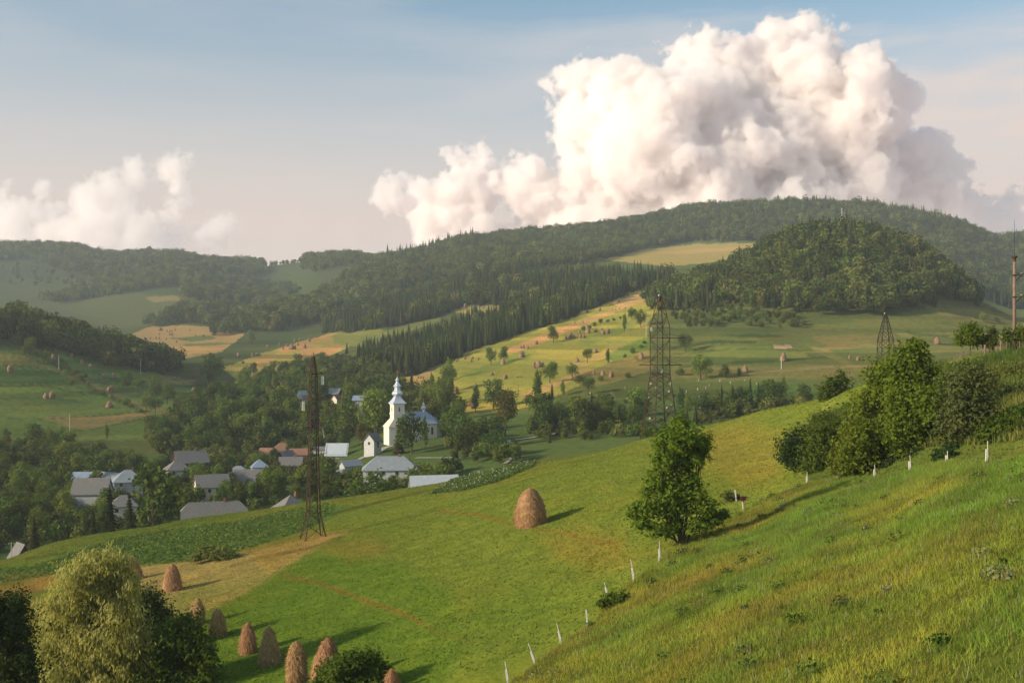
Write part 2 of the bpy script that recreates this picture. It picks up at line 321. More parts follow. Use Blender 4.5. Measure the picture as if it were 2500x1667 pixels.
# ------------------------------------------------------------------ the ground: one sheet with its land cover
FIELDS = [  # outline on the survey frame, nearest and farthest distance, colour, raggedness, weight
 ([(-700,560),(0,572),(270,600),(480,606),(870,606),(870,700),(0,760),(-700,760)], 1500, 2600, (.062,.085,.032), 0, 1.),
 ([(0,640),(180,640),(330,690),(250,720),(0,700)], 1300, 2600, (.085,.105,.042), 8, .8),
 ([(60,700),(290,672),(420,680),(560,690),(640,720),(420,735),(300,755),(230,752)], 1200, 2100, (.10,.115,.04), 4, .9),
 ([(335,683),(400,678),(430,690),(350,694)], 1500, 2400, (.26,.20,.075), 2, .8),
 ([(300,768),(345,750),(420,746),(500,753),(560,765),(560,790),(490,812),(430,822),(380,800)], 950, 1500, (.34,.23,.085), 3, 1.),
 ([(385,776),(480,770),(500,777),(440,785)], 950, 1500, (.12,.15,.04), 2, 1.), ([(420,790),(520,786),(540,790),(430,796)], 950, 1500, (.15,.16,.045), 2, 1.),
 ([(530,715),(600,690),(625,690),(610,700),(560,718)], 1300, 2300, (.36,.24,.09), 2, 1.),
 ([(560,770),(760,725),(830,735),(640,790),(540,835),(480,830)], 900, 1700, (.06,.085,.028), 4, 1.),
 ([(510,845),(600,812),(700,782),(780,757),(830,760),(830,785),(760,815),(680,835),(600,865),(540,870)], 640, 1400, (.26,.24,.055), 3, 1.),
 ([(640,800),(700,780),(800,757),(800,770),(700,795),(650,812)], 640, 1400, (.36,.22,.08), 3, 1.), ([(540,850),(620,815),(640,820),(560,860)], 640, 1400, (.34,.22,.08), 3, 1.),
 ([(690,800),(800,790),(760,815),(680,830)], 640, 1400, (.32,.20,.08), 3, .8),
 ([(930,880),(1000,838),(1100,797),(1300,732),(1515,645),(1540,690),(1490,735),(1490,840),(1340,880),(1220,935),(1020,960)], 440, 1150, (.225,.225,.045), 3, 1.),
 ([(1150,806),(1300,748),(1345,738),(1320,757),(1180,812)], 440, 1150, (.38,.23,.09), 3, 1.), ([(1310,742),(1440,700),(1515,664),(1515,678),(1400,722),(1330,752)], 440, 1150, (.36,.24,.09), 3, 1.),
 ([(1400,690),(1500,668),(1510,674),(1420,705)], 440, 1150, (.40,.28,.12), 3, 1.),
 ([(1190,908),(1290,868),(1350,842),(1360,852),(1300,880),(1210,918)], 440, 1150, (.34,.23,.08), 3, 1.), ([(1290,845),(1420,790),(1440,800),(1330,850)], 440, 1150, (.30,.24,.07), 6, .8),
 ([(1060,860),(1200,806),(1230,812),(1080,870)], 440, 1150, (.16,.20,.04), 4, .9), ([(1330,780),(1440,740),(1460,752),(1350,795)], 440, 1150, (.15,.19,.04), 4, .9),
 ([(1310,870),(1490,800),(1500,850),(1350,892)], 440, 1150, (.17,.14,.045), 6, .9), ([(1390,815),(1490,770),(1495,800),(1410,832)], 440, 800, (.11,.17,.03), 3, .9),
 ([(905,865),(1000,838),(990,870),(930,885)], 440, 1150, (.30,.21,.08), 4, .9),
 ([(1385,596),(1480,572),(1600,560),(1765,558),(1765,577),(1640,602),(1530,612)], 1050, 1800, (.27,.22,.075), 2, 1.), ([(1500,580),(1700,566),(1740,570),(1560,585)], 1050, 1800, (.36,.24,.10), 2, .8),
 ([(1040,716),(1060,704),(1150,700),(1150,712),(1080,722)], 800, 1300, (.26,.22,.07), 2, 1.), ([(850,770),(960,738),(1010,728),(1010,740),(900,772)], 700, 1300, (.15,.165,.045), 2, 1.),
 ([(760,770),(830,745),(900,765),(850,800),(770,790)], 700, 1300, (.17,.19,.05), 4, .9),
 ([(1540,760),(1620,730),(1900,745),(2200,700),(2400,720),(2400,850),(1900,870),(1540,880)], 430, 1000, (.105,.122,.036), 0, 1.),  # right pasture greens dulled, cloud shade put into the colour
 ([(1860,772),(2050,765),(2060,778),(1900,795)], 430, 1000, (.165,.14,.05), 4, .8), ([(1890,795),(2100,785),(2110,797),(1900,808)], 430, 1000, (.17,.145,.05), 3, .8),
 ([(2090,690),(2240,706),(2330,745),(2200,740)], 430, 1000, (.14,.14,.045), 3, .9), ([(1900,803),(2110,792),(2150,800),(1930,812)], 430, 1000, (.07,.11,.035), 2, .9),
 ([(1760,790),(1870,798),(1890,806),(1790,810)], 430, 1000, (.07,.11,.03), 2, .9), ([(1540,845),(2000,835),(2000,862),(1540,872)], 430, 1000, (.155,.145,.05), 3, .8),
 ([(1560,800),(1750,790),(1850,822),(1600,835)], 430, 1000, (.09,.13,.032), 5, .8), ([(1775,793),(1815,793),(1820,798),(1780,800)], 430, 1000, (.28,.22,.14), 2, .9),
 ([(1540,726),(1640,700),(1760,720),(1800,760),(1650,790),(1545,790)], 430, 1000, (.075,.10,.03), 5, .8), ([(1560,838),(1760,826),(1900,818),(1905,822),(1760,833),(1560,846)], 430, 1000, (.05,.075,.025), 2, .8),
 ([(1540,795),(1640,782),(1740,783),(1740,787),(1640,789),(1545,803)], 430, 1000, (.04,.065,.02), 2, .9), ([(1660,768),(1790,768),(1800,774),(1700,776)], 430, 1000, (.045,.07,.022), 2, .9), ([(1850,790),(1890,800),(1960,835),(1940,838),(1870,806)], 430, 1000, (.15,.155,.05), 2, .8),
 ([(1700,852),(1900,842),(2030,835),(2030,839),(1900,847),(1700,857)], 430, 1000, (.22,.18,.08), 1, .9), ([(2080,762),(2180,770),(2180,776),(2100,772)], 430, 1000, (.05,.075,.025), 2, .9),
 # left hill strips
 ([(0,780),(70,805),(200,880),(470,960),(470,1010),(0,1010)], 430, 800, (.085,.125,.028), 2, 1.), ([(0,845),(110,850),(180,868),(110,880),(0,875)], 430, 800, (.05,.09,.022), 2, .9),
 ([(0,815),(60,815),(100,838),(0,842)], 430, 800, (.16,.15,.045), 2, .9), ([(90,960),(240,955),(340,945),(350,955),(210,985),(170,985)], 430, 800, (.17,.13,.045), 3, .9),
 ([(100,880),(240,905),(300,930),(150,915),(0,900),(0,885)], 430, 800, (.11,.155,.03), 2, .9), ([(80,835),(170,870),(280,925),(330,940),(440,960),(300,900),(190,855)], 430, 800, (.15,.14,.045), 4, .9),
 ([(120,800),(250,830),(420,870),(480,900),(480,960),(330,930),(180,860)], 430, 800, (.08,.13,.03), 3, .9), ([(320,865),(450,872),(440,885),(330,878)], 430, 800, (.15,.14,.05), 3, .8),
 ([(190,845),(260,865),(380,890),(300,890)], 430, 800, (.05,.09,.025), 3, .8),
 # churchyard and slope behind the crest
 ([(1160,1010),(1480,990),(1480,1060),(1160,1080)], 240, 430, (.075,.105,.03), 4, .9), ([(1700,880),(1860,880),(1880,920),(1780,930)], 300, 500, (.075,.12,.032), 3, .9),
 # the near hill
 ([(1850,1108),(1890,960),(1960,930),(2150,850),(2300,815),(2430,812),(2430,1085),(2170,1070),(2000,1106)], 80, 200, (.07,.10,.02), 6, .85),  # shade of the big trees put into the bank's ground colour
 ([(-100,1265),(130,1240),(310,1208),(700,1140),(1100,1085),(1230,1055),(1260,1075),(1000,1130),(700,1165),(330,1225),(130,1270),(-100,1310)], 150, 262, (.135,.155,.026), 3, .8),
 ([(-100,1320),(80,1300),(250,1240),(330,1227),(560,1193),(690,1168),(800,1160),(760,1190),(690,1222),(560,1262),(450,1288),(330,1298),(150,1315),(-100,1360)], 130, 250, (.085,.145,.03), 4, 1.),
 ([(310,1300),(420,1288),(560,1266),(660,1248),(735,1228),(800,1218),(720,1262),(645,1312),(560,1365),(490,1398),(440,1412),(350,1410),(320,1370)], 110, 230, (.34,.25,.08), 4, 1.),
 ([(-60,1335),(60,1316),(150,1320),(130,1345),(40,1368),(-60,1385)], 110, 230, (.34,.21,.05), 4, .9), ([(-60,1390),(60,1375),(150,1390),(200,1500),(0,1568),(-60,1568)], 80, 200, (.30,.21,.045), 10, .7),
 ([(470,1408),(560,1366),(645,1314),(740,1262),(900,1290),(1040,1360),(1060,1480),(1000,1600),(440,1600)], 80, 230, (.10,.165,.018), 12, .75),
 ([(1240,1240),(1330,1215),(1430,1225),(1450,1290),(1360,1310),(1270,1275)], 80, 220, (.25,.165,.03), 16, .45),
 ([(1600,1010),(1720,960),(1800,1000),(1790,1090),(1690,1110),(1620,1070)], 110, 240, (.26,.17,.035), 18, .4),
 ([(740,1260),(860,1240),(900,1262),(800,1290)], 110, 240, (.26,.16,.035), 10, .4), ([(560,1262),(720,1222),(760,1228),(640,1300),(600,1300)], 110, 240, (.30,.18,.04), 8, .5),
]
TRAILS = [
 ([(60,798),(120,832),(170,864),(230,900),(285,928),(335,948)], 430, 800, 5, (.04,.07,.022), .9), ([(0,880),(110,886),(170,898),(240,906)], 430, 800, 3, (.045,.075,.022), .8), ([(0,842),(100,842),(150,862)], 430, 800, 2.5, (.05,.08,.022), .7),
 ([(0,956),(120,962),(250,952),(345,942)], 430, 800, 3, (.05,.08,.024), .8), ([(235,880),(330,876),(450,886)], 430, 800, 3, (.045,.075,.022), .8), ([(170,985),(215,986),(350,957),(440,966)], 430, 800, 2.5, (.05,.085,.024), .8),
 ([(0,915),(110,922),(220,940),(300,940)], 430, 800, 3, (.19,.19,.05), .6), ([(150,830),(260,846),(400,870)], 430, 800, 3, (.17,.16,.05), .6), ([(0,990),(80,985),(165,990)], 430, 800, 3, (.15,.18,.045), .6), ([(370,900),(440,905),(480,915)], 430, 800, 3, (.16,.15,.05), .6),
 ([(1545,812),(1700,800),(1880,806)], 430, 1000, 3, (.05,.08,.025), .8), ([(1600,858),(1800,848),(2000,846)], 430, 1000, 2.5, (.06,.085,.028), .7), ([(1900,782),(2050,779),(2200,790),(2330,800)], 430, 1000, 2.5, (.06,.09,.028), .8), ([(2090,730),(2200,748),(2340,772)], 430, 1000, 2.5, (.07,.095,.03), .7), # worn reddish tracks and banks on the near hill
 ([(655,1322),(730,1336),(850,1385),(930,1410),(1000,1448),(1085,1478)], 90, 240, 9, (.26,.13,.032), .75),
 ([(1010,1172),(1090,1180),(1170,1200),(1230,1212),(1420,1250)], 90, 240, 7, (.24,.125,.03), .6),
 ([(60,1283),(110,1275),(200,1262),(310,1238),(420,1200)], 120, 260, 6, (.10,.075,.03), .7), ([(760,1178),(900,1148),(980,1128)], 120, 260, 5, (.07,.075,.02), .7),
 ([(530,1298),(580,1284),(700,1262),(790,1232)], 110, 260, 6, (.13,.09,.025), .7),
]
def ext(poly): return [(x - 480 if x <= 0 else x + 480 if x >= 2330 else x, y) for x, y in poly]
def ground_color(X, Y, Z):
    Yc = np.maximum(Y, 2.); x, y = px(X, Yc, Z)
    c = np.empty(X.shape + (3,)); LIFT = 1.18
    c[:] = (.165, .205, .030)
    c[Y > 262] = (.085, .13, .036); c[Y > 470] = (.095, .12, .034); c[Y > 850] = (.085, .115, .036)
    jx = fbm(X / 11., Y / 11., 51, 3); jy = fbm(X / 11., Y / 11., 57, 3)
    # strip fields along the contours
    q = np.floor(Z / 2.6 + .9 * vnoise(X / 90., Y / 90., 31)); hsh = _hash(q, np.floor(X / 130. + q * .37), 77)
    for poly, y0, y1, col, rag, w in FIELDS:
        poly = ext(poly)
        xs = np.array([p[0] for p in poly]); ys = np.array([p[1] for p in poly])
        sel = (Y >= y0) & (Y <= y1) & (x > xs.min() - 30) & (x < xs.max() + 30) & (y > ys.min() - 30) & (y < ys.max() + 30)
        if not sel.any(): continue
        inside = np.zeros(sel.shape, bool); inside[sel] = in_poly(x[sel] + jx[sel] * rag, y[sel] + jy[sel] * rag, poly)
        if y1 < 265 and rag > 3:
            sel2 = sel; pp = poly + [poly[0]]; xs_, ys_ = x[sel2] + jx[sel2] * rag, y[sel2] + jy[sel2] * rag; sd = dist_line(xs_, ys_, pp) * np.where(inside[sel2], 1, -1)
            t = np.clip(.5 + sd / (rag * 2.6), 0, 1) * w; c[sel2] = c[sel2] * (1 - t[:, None]) + np.array(col) * LIFT * t[:, None]
        else: c[inside] = c[inside] * (1 - w) + np.array(col) * w * (LIFT if y0 != 430 or y1 != 800 else 1.6)
    far = (Y > 440) & (Y < 1150)
    f = (hsh - .5)
    c[far] *= (1 + .5 * f[far])[:, None] * np.array([1, 1, 1.])
    c[far, 0] *= 1 + .35 * np.clip(f[far], 0, 1); 
    near = Y < 262
    for pts, y0, y1, wd, col, w in TRAILS:
        pts = ext(pts); sel = (Y >= y0) & (Y <= y1) & (x > -500) & (x < 2800)
        d = dist_line(x[sel] + 5 * jx[sel], y[sel] + 5 * jy[sel], pts)
        k = np.clip(1 - d / wd, 0, 1) * w * np.clip(1 + 1.2 * jx[sel], .2, 1.); c[sel] = c[sel] * (1 - k[:, None]) + np.array(col) * k[:, None]
    b = np.clip(fbm(X / 26., Y / 26., 61, 4) * 1.6 - .05, 0, 1) * near; c = c * (1 - .38 * b[..., None]) + np.array((.25, .17, .035)) * .38 * b[..., None]
    b = np.clip(fbm(X / 33. + 9, Y / 33., 67, 4) * 1.6 - .1, 0, 1) * near; c = c * (1 - .6 * b[..., None]) + np.array((.105, .175, .02)) * .6 * b[..., None]
    # tall meadow on the near side of the post line
    mm = meadow_mask(X, Y); c = np.where(mm[..., None], np.array((.085, .105, .02)), c)
    return c
FENCE = [(1100,1625),(1168,1570),(1231,1527),(1290,1478),(1350,1437),(1396,1385),(1457,1335),(1514,1291),(1563,1246),(1640,1195),(1707,1172),(1770,1140),(1853,1110),(1923,1097),(2008,1096),(2089,1081),(2173,1061),(2265,1060),(2352,1052),(2600,1000),(3200,800)]
FX = []
for a in FENCE:
    p = hit(a[0], min(a[1], 1600), 0) if a[0] < 2400 else at(a[0], a[1], 70); FX.append((p.x, p.y))
MEADOW = FX + [(80, 5), (0, 2), (-4, 30)]
def meadow_mask(X, Y): return in_poly(X + .5 * vnoise(X / 2., Y / 2., 5), Y + .8 * vnoise(X / 3., Y / 3., 8), MEADOW)
def build_ground():
    xp = np.concatenate([np.arange(-1600, -80, 45.), np.arange(-60, 2415, 3.), np.arange(2440, 3950, 45.)])
    Y = np.concatenate([np.linspace(-90, 1.9, 8), np.exp(np.linspace(math.log(2.05), math.log(24), 50)), np.exp(np.linspace(math.log(24.2), math.log(2600), 760)), np.linspace(2640, 3300, 10)])
    Yg, xg = np.meshgrid(Y, xp, indexing='ij')
    X = (xg - CX) / F * np.maximum(Yg, 25.) + np.where(Yg < 25, (xg - CX) / 1400. * (25 - Yg) * .5, 0)
    Z = H(X, Yg); C = ground_color(X, Yg, Z)
    nr, nc = X.shape; idx = np.arange(nr * nc).reshape(nr, nc)
    fc = np.stack([idx[:-1, :-1], idx[:-1, 1:], idx[1:, 1:], idx[1:, :-1]], -1).reshape(-1, 4)
    me = mesh_np('ground', np.stack([X, Yg, Z], -1).reshape(-1, 3), fc, M['ground'], smooth=True, extra={'col': C.reshape(-1, 3)})
    tag(link('ground', me), kind='structure')
build_ground()

# ------------------------------------------------------------------ plants
def quads(C, N, S, L=None, asp=1., rng=RNG):
    """leaf quads at C facing N with half sizes S; long axis L"""
    n = len(C); N = N / (np.linalg.norm(N, axis=1, keepdims=True) + 1e-9)
    r = L if L is not None else rng.normal(size=(n, 3))
    a = np.cross(N, r); a /= (np.linalg.norm(a, axis=1, keepdims=True) + 1e-9); b = np.cross(N, a)
    S = np.asarray(S).reshape(-1, 1)
    sh = rng.uniform(-.35, .35, (n, 1))
    V = np.stack([C - b * S * asp, C + a * S * (.75 + sh * .3) + b * S * sh, C + b * S * asp, C - a * S * (.75 - sh * .3) + b * S * sh * .6], 1)
    return V.reshape(-1, 3)
def crown_mesh(name, blobs, count, size, mat, seed=0, flat=.9, hollow=.55, droop=0., spread=.25, asp=1.25, zmin=None, fuzz=.07):
    """leaf quads filling blobs (cx,cy,cz,rx,ry,rz)"""
    rng = np.random.default_rng(seed); B = np.array(blobs, float)
    w = (B[:, 3] * B[:, 4] + B[:, 3] * B[:, 5] + B[:, 4] * B[:, 5]); w /= w.sum()
    bi = rng.choice(len(B), count, p=w); b = B[bi]
    d = rng.normal(size=(count, 3)); d /= np.linalg.norm(d, axis=1, keepdims=True)
    lump = 1 + spread * np.sin(d[:, 0] * 5.1 + bi * 1.7) * np.sin(d[:, 1] * 4.3 + bi * 2.9) + spread * .8 * np.sin(d[:, 2] * 7 + d[:, 0] * 6 + bi)
    r = (hollow + (1 - hollow) * rng.random(count) ** .6) * lump + rng.normal(0, fuzz, count)
    C = b[:, :3] + d * b[:, 3:] * r[:, None]
    if zmin is not None: C[:, 2] = np.maximum(C[:, 2], zmin + rng.random(count) * size)
    if droop:
        L = np.zeros((count, 3)); L[:, 2] = -1; L += d * .35 + rng.normal(0, .18, (count, 3)); N = d + rng.normal(0, .6, (count, 3))
        Nn = N / np.linalg.norm(N, axis=1, keepdims=True); side = np.cross(Nn, L)
        V = quads(C, N, size * rng.uniform(.6, 1.3, count), L, droop, rng)
    else:
        N = d * .8 + rng.normal(0, .65, (count, 3)) + np.array([0, 0, flat * .5])
        V = quads(C, N, size * rng.uniform(.55, 1.35, count), None, asp, rng)
    clump = .5 + .5 * np.sin(C[:, 0] / (size * 7) + 1.3 * np.sin(C[:, 2] / (size * 6))) * np.sin(C[:, 1] / (size * 7) + C[:, 2] / (size * 9))
    tint = np.clip(.25 + .35 * rng.random(count) + .4 * clump, 0, 1)
    return mesh_np(name, V, np.arange(count * 4).reshape(-1, 4), mat, tint)
def spruce_arrays(levels, per, seed, segs=2, w=.17):
    rng = np.random.default_rng(seed); C = []; tint = []
    for i in range(levels):
        t = (i + rng.uniform(-.25, .25)) / levels; z = .06 + .92 * t; rad = w * (1 - t) ** .85 * rng.uniform(.85, 1.15) + .008
        a0 = rng.uniform(0, 6.28)
        for k in range(per):
            a = a0 + 6.283 * k / per + rng.uniform(-.25, .25); r = rad * rng.uniform(.75, 1.2); ca, sa = math.cos(a), math.sin(a)
            dz = -.30 * r - .01; wd = r * .34 + .008
            for s in range(segs):
                r0, r1 = r * s / segs, r * (s + 1) / segs; w0 = wd * (1.2 if s else .7); w1 = wd * (.15 if s == segs - 1 else 1.2)
                z0 = z + dz * (r0 / r) + .04 * (1 - t) * (1 - s / segs); z1 = z + dz * (r1 / r)
                C += [(ca * r0 - sa * w0, sa * r0 + ca * w0, z0 - .02), (ca * r0 + sa * w0, sa * r0 - ca * w0, z0 - .02), (ca * r1 + sa * w1, sa * r1 - ca * w1, z1), (ca * r1 - sa * w1, sa * r1 + ca * w1, z1)]
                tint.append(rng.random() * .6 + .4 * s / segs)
    # tip and a core that closes the inside
    n = 7; core = []
    for k in range(n):
        a, b = 6.283 * k / n, 6.283 * (k + 1) / n; q = w * .5
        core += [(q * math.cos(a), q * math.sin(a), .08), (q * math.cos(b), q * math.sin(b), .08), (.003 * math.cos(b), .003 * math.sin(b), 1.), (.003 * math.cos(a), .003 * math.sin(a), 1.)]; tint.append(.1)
    return np.array(C + core), np.array(tint)
def rand_blobs(seed, kind='broad'):
    r = random.Random(seed); B = []
    if kind == 'broad':
        n = r.randint(9, 13); W = r.uniform(.26, .36)
        B.append((0, 0, .55, W * .8, W * .8, .28))
        for i in range(n):
            a = r.uniform(0, 6.28); z = r.uniform(.3, .86); q = W * math.sqrt(max(.05, 1 - ((z - .52) / .45) ** 2)) * r.uniform(.55, .95); s = r.uniform(.10, .19)
            B.append((q * math.cos(a), q * math.sin(a), z, s, s, s * r.uniform(.8, 1.1)))
        B.append((r.uniform(-.06, .06), r.uniform(-.06, .06), .86, .12, .12, .13))
    elif kind == 'tall':
        for i in range(9):
            z = .2 + .7 * i / 8; q = .13 * math.sin(math.pi * (.12 + .82 * i / 8)) ** .7
            B.append((r.uniform(-.05, .05), r.uniform(-.05, .05), z, q * r.uniform(.8, 1.15), q, .11))
    elif kind == 'bush':
        for i in range(9):
            a = r.uniform(0, 6.28); q = r.uniform(0, .5); s = r.uniform(.25, .4)
            B.append((q * math.cos(a), q * math.sin(a), r.uniform(.25, .7), s, s, s * .8))
    return B
def trunk_mb(blobs, h0=.0, rad=.02, lean=0, seed=0):
    r = random.Random(seed); mb = MB(); top = max(b[2] for b in blobs)
    pts = [(0, 0, -.25 * rad * 20), (0, 0, 0)] + [(r.uniform(-1, 1) * rad * .8, r.uniform(-1, 1) * rad * .8, top * t) for t in (.25, .5, .75, .95)]
    mb.tube(pts, [rad * 1.25, rad * 1.15, rad * .9, rad * .7, rad * .45, rad * .15], 7)
    for b in sorted(blobs, key=lambda b: -b[3])[:9]:
        z0 = min(b[2] * .55, top * .6); p0 = Vector((0, 0, z0)); p1 = Vector(b[:3]); mid = p0.lerp(p1, .5) + Vector((0, 0, -.04 * top))
        mb.tube([p0, mid, p1], [rad * .5, rad * .32, rad * .1], 5)
    return mb
VAR = {}
for i in range(6):
    b = rand_blobs(100 + i); VAR['broad', i] = (crown_mesh('crown', b, 1500, .026, M['leaf'], i, zmin=.08), trunk_mb(b, rad=.022, seed=i).mesh('trunk', M['bark']))
for i in range(3):
    b = rand_blobs(200 + i); VAR['dark', i] = (crown_mesh('crown', b, 1500, .026, M['leaf_dark'], 20 + i, zmin=.08), trunk_mb(b, rad=.022, seed=i).mesh('trunk', M['bark']))
for i in range(3):
    b = rand_blobs(300 + i, 'tall'); VAR['tall', i] = (crown_mesh('crown', b, 1200, .022, M['leaf_dark'] if i == 1 else M['leaf'], 40 + i, zmin=.08), trunk_mb(b, rad=.014, seed=i).mesh('trunk', M['bark']))
for i in range(3):
    b = rand_blobs(400 + i, 'bush'); VAR['bush', i] = (crown_mesh('foliage', b, 1100, .05, M['leaf'], 60 + i, zmin=0.), MB().tube([(0, 0, -.2), (0.02, 0, .5)], [.05, .02], 6).mesh('stem', M['bark']))
b = rand_blobs(555); VAR['gold', 0] = (crown_mesh('crown', b, 1900, .024, M['leaf_gold'], 71, zmin=.08), trunk_mb(b, rad=.022, seed=5).mesh('trunk', M['bark']))
b = rand_blobs(556); VAR['gold', 1] = (crown_mesh('crown', b, 1900, .024, M['leaf_gold'], 72, zmin=.08), trunk_mb(b, rad=.022, seed=6).mesh('trunk', M['bark']))
for i in range(3):
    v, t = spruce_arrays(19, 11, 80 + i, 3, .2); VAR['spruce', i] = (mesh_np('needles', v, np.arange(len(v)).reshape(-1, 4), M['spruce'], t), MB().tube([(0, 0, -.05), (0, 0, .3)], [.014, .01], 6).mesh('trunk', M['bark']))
NAMES = {'broad': ('broadleaf_tree', 'tree'), 'dark': ('broadleaf_tree', 'tree'), 'tall': ('slender_tree', 'tree'), 'gold': ('broadleaf_tree', 'tree'), 'spruce': ('spruce_tree', 'tree'), 'bush': ('bush', 'bush')}
def tree(kind, loc, h, label, group=None, var=None, wide=1.):
    n = sum(1 for k in VAR if k[0] == kind); v = rnd.randrange(n) if var is None else var
    cm, tm = VAR[kind, v]; nm, cat = NAMES[kind]
    root = empty(nm, loc, rnd.uniform(0, 6.28)); root.scale = (h * wide, h * wide, h)
    tag(root, label, cat, group)
    link(cm.name.split('.')[0], cm, root); link(tm.name.split('.')[0], tm, root)
    return root

# far woods: one object each, countless trees
def proto_far(kind, seed):
    if kind == 'spruce': return spruce_arrays(10, 8, seed, 1, .21 if seed % 2 else .25)
    r = random.Random(seed); rng = np.random.default_rng(seed); V = []; T = []
    for i in range(7):
        a = r.uniform(0, 6.28); z = r.uniform(.4, .82); q = r.uniform(.05, .2); n = 34; s = r.uniform(.14, .22)
        if i == 0: q = 0; z = .58; s = .27; n = 70
        d = rng.normal(size=(n, 3)); d /= np.linalg.norm(d, axis=1, keepdims=True)
        C = np.array([q * math.cos(a), q * math.sin(a), z]) + d * s * rng.uniform(.7, 1.08, (n, 1)) * [1, 1, 1.15]
        V.append(quads(C, d + rng.normal(0, .45, (n, 3)), rng.uniform(.035, .075, n), None, 1., rng)); T.append(np.clip(.3 * rng.random(n) + .35 + .4 * (r.random() - .4), 0, 1))
    return np.concatenate(V), np.concatenate(T)
def forest(name, P, scale, pick, protos, mats, label):
    """P (n,3) feet of the trees; pick index into protos"""
    n = len(P); Vs = [np.array(P)]; Fs = []; tint = []; pid = []; mi = []; off = n; att = [np.full(n, -1)]
    for i, (v, t) in enumerate(protos):
        Vs.append(v); Fs.append(np.arange(len(v)).reshape(-1, 4) + off); off += len(v); tint.append(t); att.append(np.full(len(v), i)); mi.append(np.full(len(t), mats[i][1]))
    me = mesh_np(name, np.concatenate(Vs), np.concatenate(Fs), None, np.concatenate(tint))
    for m in mats_list(mats): me.materials.append(m)
    me.polygons.foreach_set('material_index', np.concatenate(mi).astype(np.int32))
    nv = len(me.vertices)
    a = me.attributes.new('pid', 'INT', 'POINT'); a.data.foreach_set('value', np.concatenate(att).astype(np.int32))
    def fa(nm, arr):
        full = np.zeros(nv, np.float32); full[:n] = arr; a = me.attributes.new(nm, 'FLOAT', 'POINT'); a.data.foreach_set('value', full)
    fa('size', scale); fa('turn', RNG.uniform(0, 6.28, n))
    full = np.full(nv, -1, np.int32); full[:n] = pick; a = me.attributes.new('pick', 'INT', 'POINT'); a.data.foreach_set('value', full)
    o = link(name, me); tag(o, label, kind='stuff')
    g = bpy.data.node_groups.new(name, 'GeometryNodeTree')
    g.interface.new_socket('Geometry', in_out='INPUT', socket_type='NodeSocketGeometry'); g.interface.new_socket('Geometry', in_out='OUTPUT', socket_type='NodeSocketGeometry')
    k = NT(g); gi = k.n('NodeGroupInput'); go = k.n('NodeGroupOutput'); jn = k.n('GeometryNodeJoinGeometry')
    def named(nm, ty):
        q = k.n('GeometryNodeInputNamedAttribute', data_type=ty); q.inputs['Name'].default_value = nm; return q.outputs['Attribute']
    def eq(s, v):
        q = k.n('FunctionNodeCompare', data_type='INT', operation='EQUAL'); k.l(s, q.inputs[2]); q.inputs[3].default_value = v; return q.outputs[0]
    pidn, pickn, sz, tu = named('pid', 'INT'), named('pick', 'INT'), named('size', 'FLOAT'), named('turn', 'FLOAT')
    pts = k.n('GeometryNodeSeparateGeometry'); k.l(gi.outputs[0], pts.inputs[0]); k.l(eq(pidn, -1), pts.inputs['Selection'])
    cx = k.n('ShaderNodeCombineXYZ'); k.l(tu, cx.inputs[2])
    sx = k.n('ShaderNodeCombineXYZ'); [k.l(sz, sx.inputs[i]) for i in range(3)]
    for i in range(len(protos)):
        sp = k.n('GeometryNodeSeparateGeometry'); k.l(gi.outputs[0], sp.inputs[0]); k.l(eq(pidn, i), sp.inputs['Selection'])
        ip = k.n('GeometryNodeInstanceOnPoints'); k.l(pts.outputs[0], ip.inputs['Points']); k.l(eq(pickn, i), ip.inputs['Selection']); k.l(sp.outputs[0], ip.inputs['Instance'])
        k.l(cx.outputs[0], ip.inputs['Rotation']); k.l(sx.outputs[0], ip.inputs['Scale']); k.l(ip.outputs[0], jn.inputs[0])
    k.l(jn.outputs[0], go.inputs[0]); o.modifiers.new('trees', 'NODES').node_group = g
    return o
def mats_list(mats):
    d = {}
    for m, i in mats: d[i] = m
    return [d[i] for i in sorted(d)]
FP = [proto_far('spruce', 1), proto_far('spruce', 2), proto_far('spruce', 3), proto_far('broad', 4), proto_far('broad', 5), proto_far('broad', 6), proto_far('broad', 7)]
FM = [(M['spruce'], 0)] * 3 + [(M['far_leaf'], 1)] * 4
def wood(name, label, areas, hidden=True):
    Ps, Ss, Ks = [], [], []
    for poly, y0, y1, step, frac, hs, hb in areas:   # frac = share of spruce
        poly = ext(poly)
        xs = [p[0] for p in poly]; xmin, xmax = (min(xs) - CX) / F, (max(xs) - CX) / F
        X0, X1 = min(xmin * y1, xmin * y0), max(xmax * y1, xmax * y0)
        nx, ny = int((X1 - X0) / step) + 1, int((y1 - y0) / step) + 1
        gx, gy = np.meshgrid(np.arange(nx), np.arange(ny)); X = X0 + (gx.ravel() + RNG.uniform(-.45, .45, nx * ny)) * step; Y = y0 + (gy.ravel() + RNG.uniform(-.45, .45, nx * ny)) * step
        Z = H(X, Y); x, y = px(X, Y, Z)
        ok = in_poly(x + 8 * vnoise(X / 17., Y / 17., 2), y + 6 * vnoise(X / 13., Y / 13., 4), poly) & (Y < y1)
        X, Y, Z = X[ok], Y[ok], Z[ok]; n = len(X)
        sp = RNG.random(n) < np.clip(frac + 1.1 * frac * (1 - frac) * 4 * vnoise(X / 60., Y / 60., 12), 0, 1)
        s = np.where(sp, hs, hb) * np.where(sp, RNG.uniform(.72, 1.18, n), RNG.uniform(.6, 1.3, n)) * (1 + .3 * vnoise(X / 45., Y / 45., 14))
        Ps.append(np.c_[X, Y, Z - .3]); Ss.append(s); Ks.append(np.where(sp, RNG.integers(0, 3, n), RNG.integers(3, 7, n)))
    P, S, K = np.concatenate(Ps), np.concatenate(Ss), np.concatenate(Ks); print(name, len(P))
    return forest(name, P, S, K, FP, FM, label)
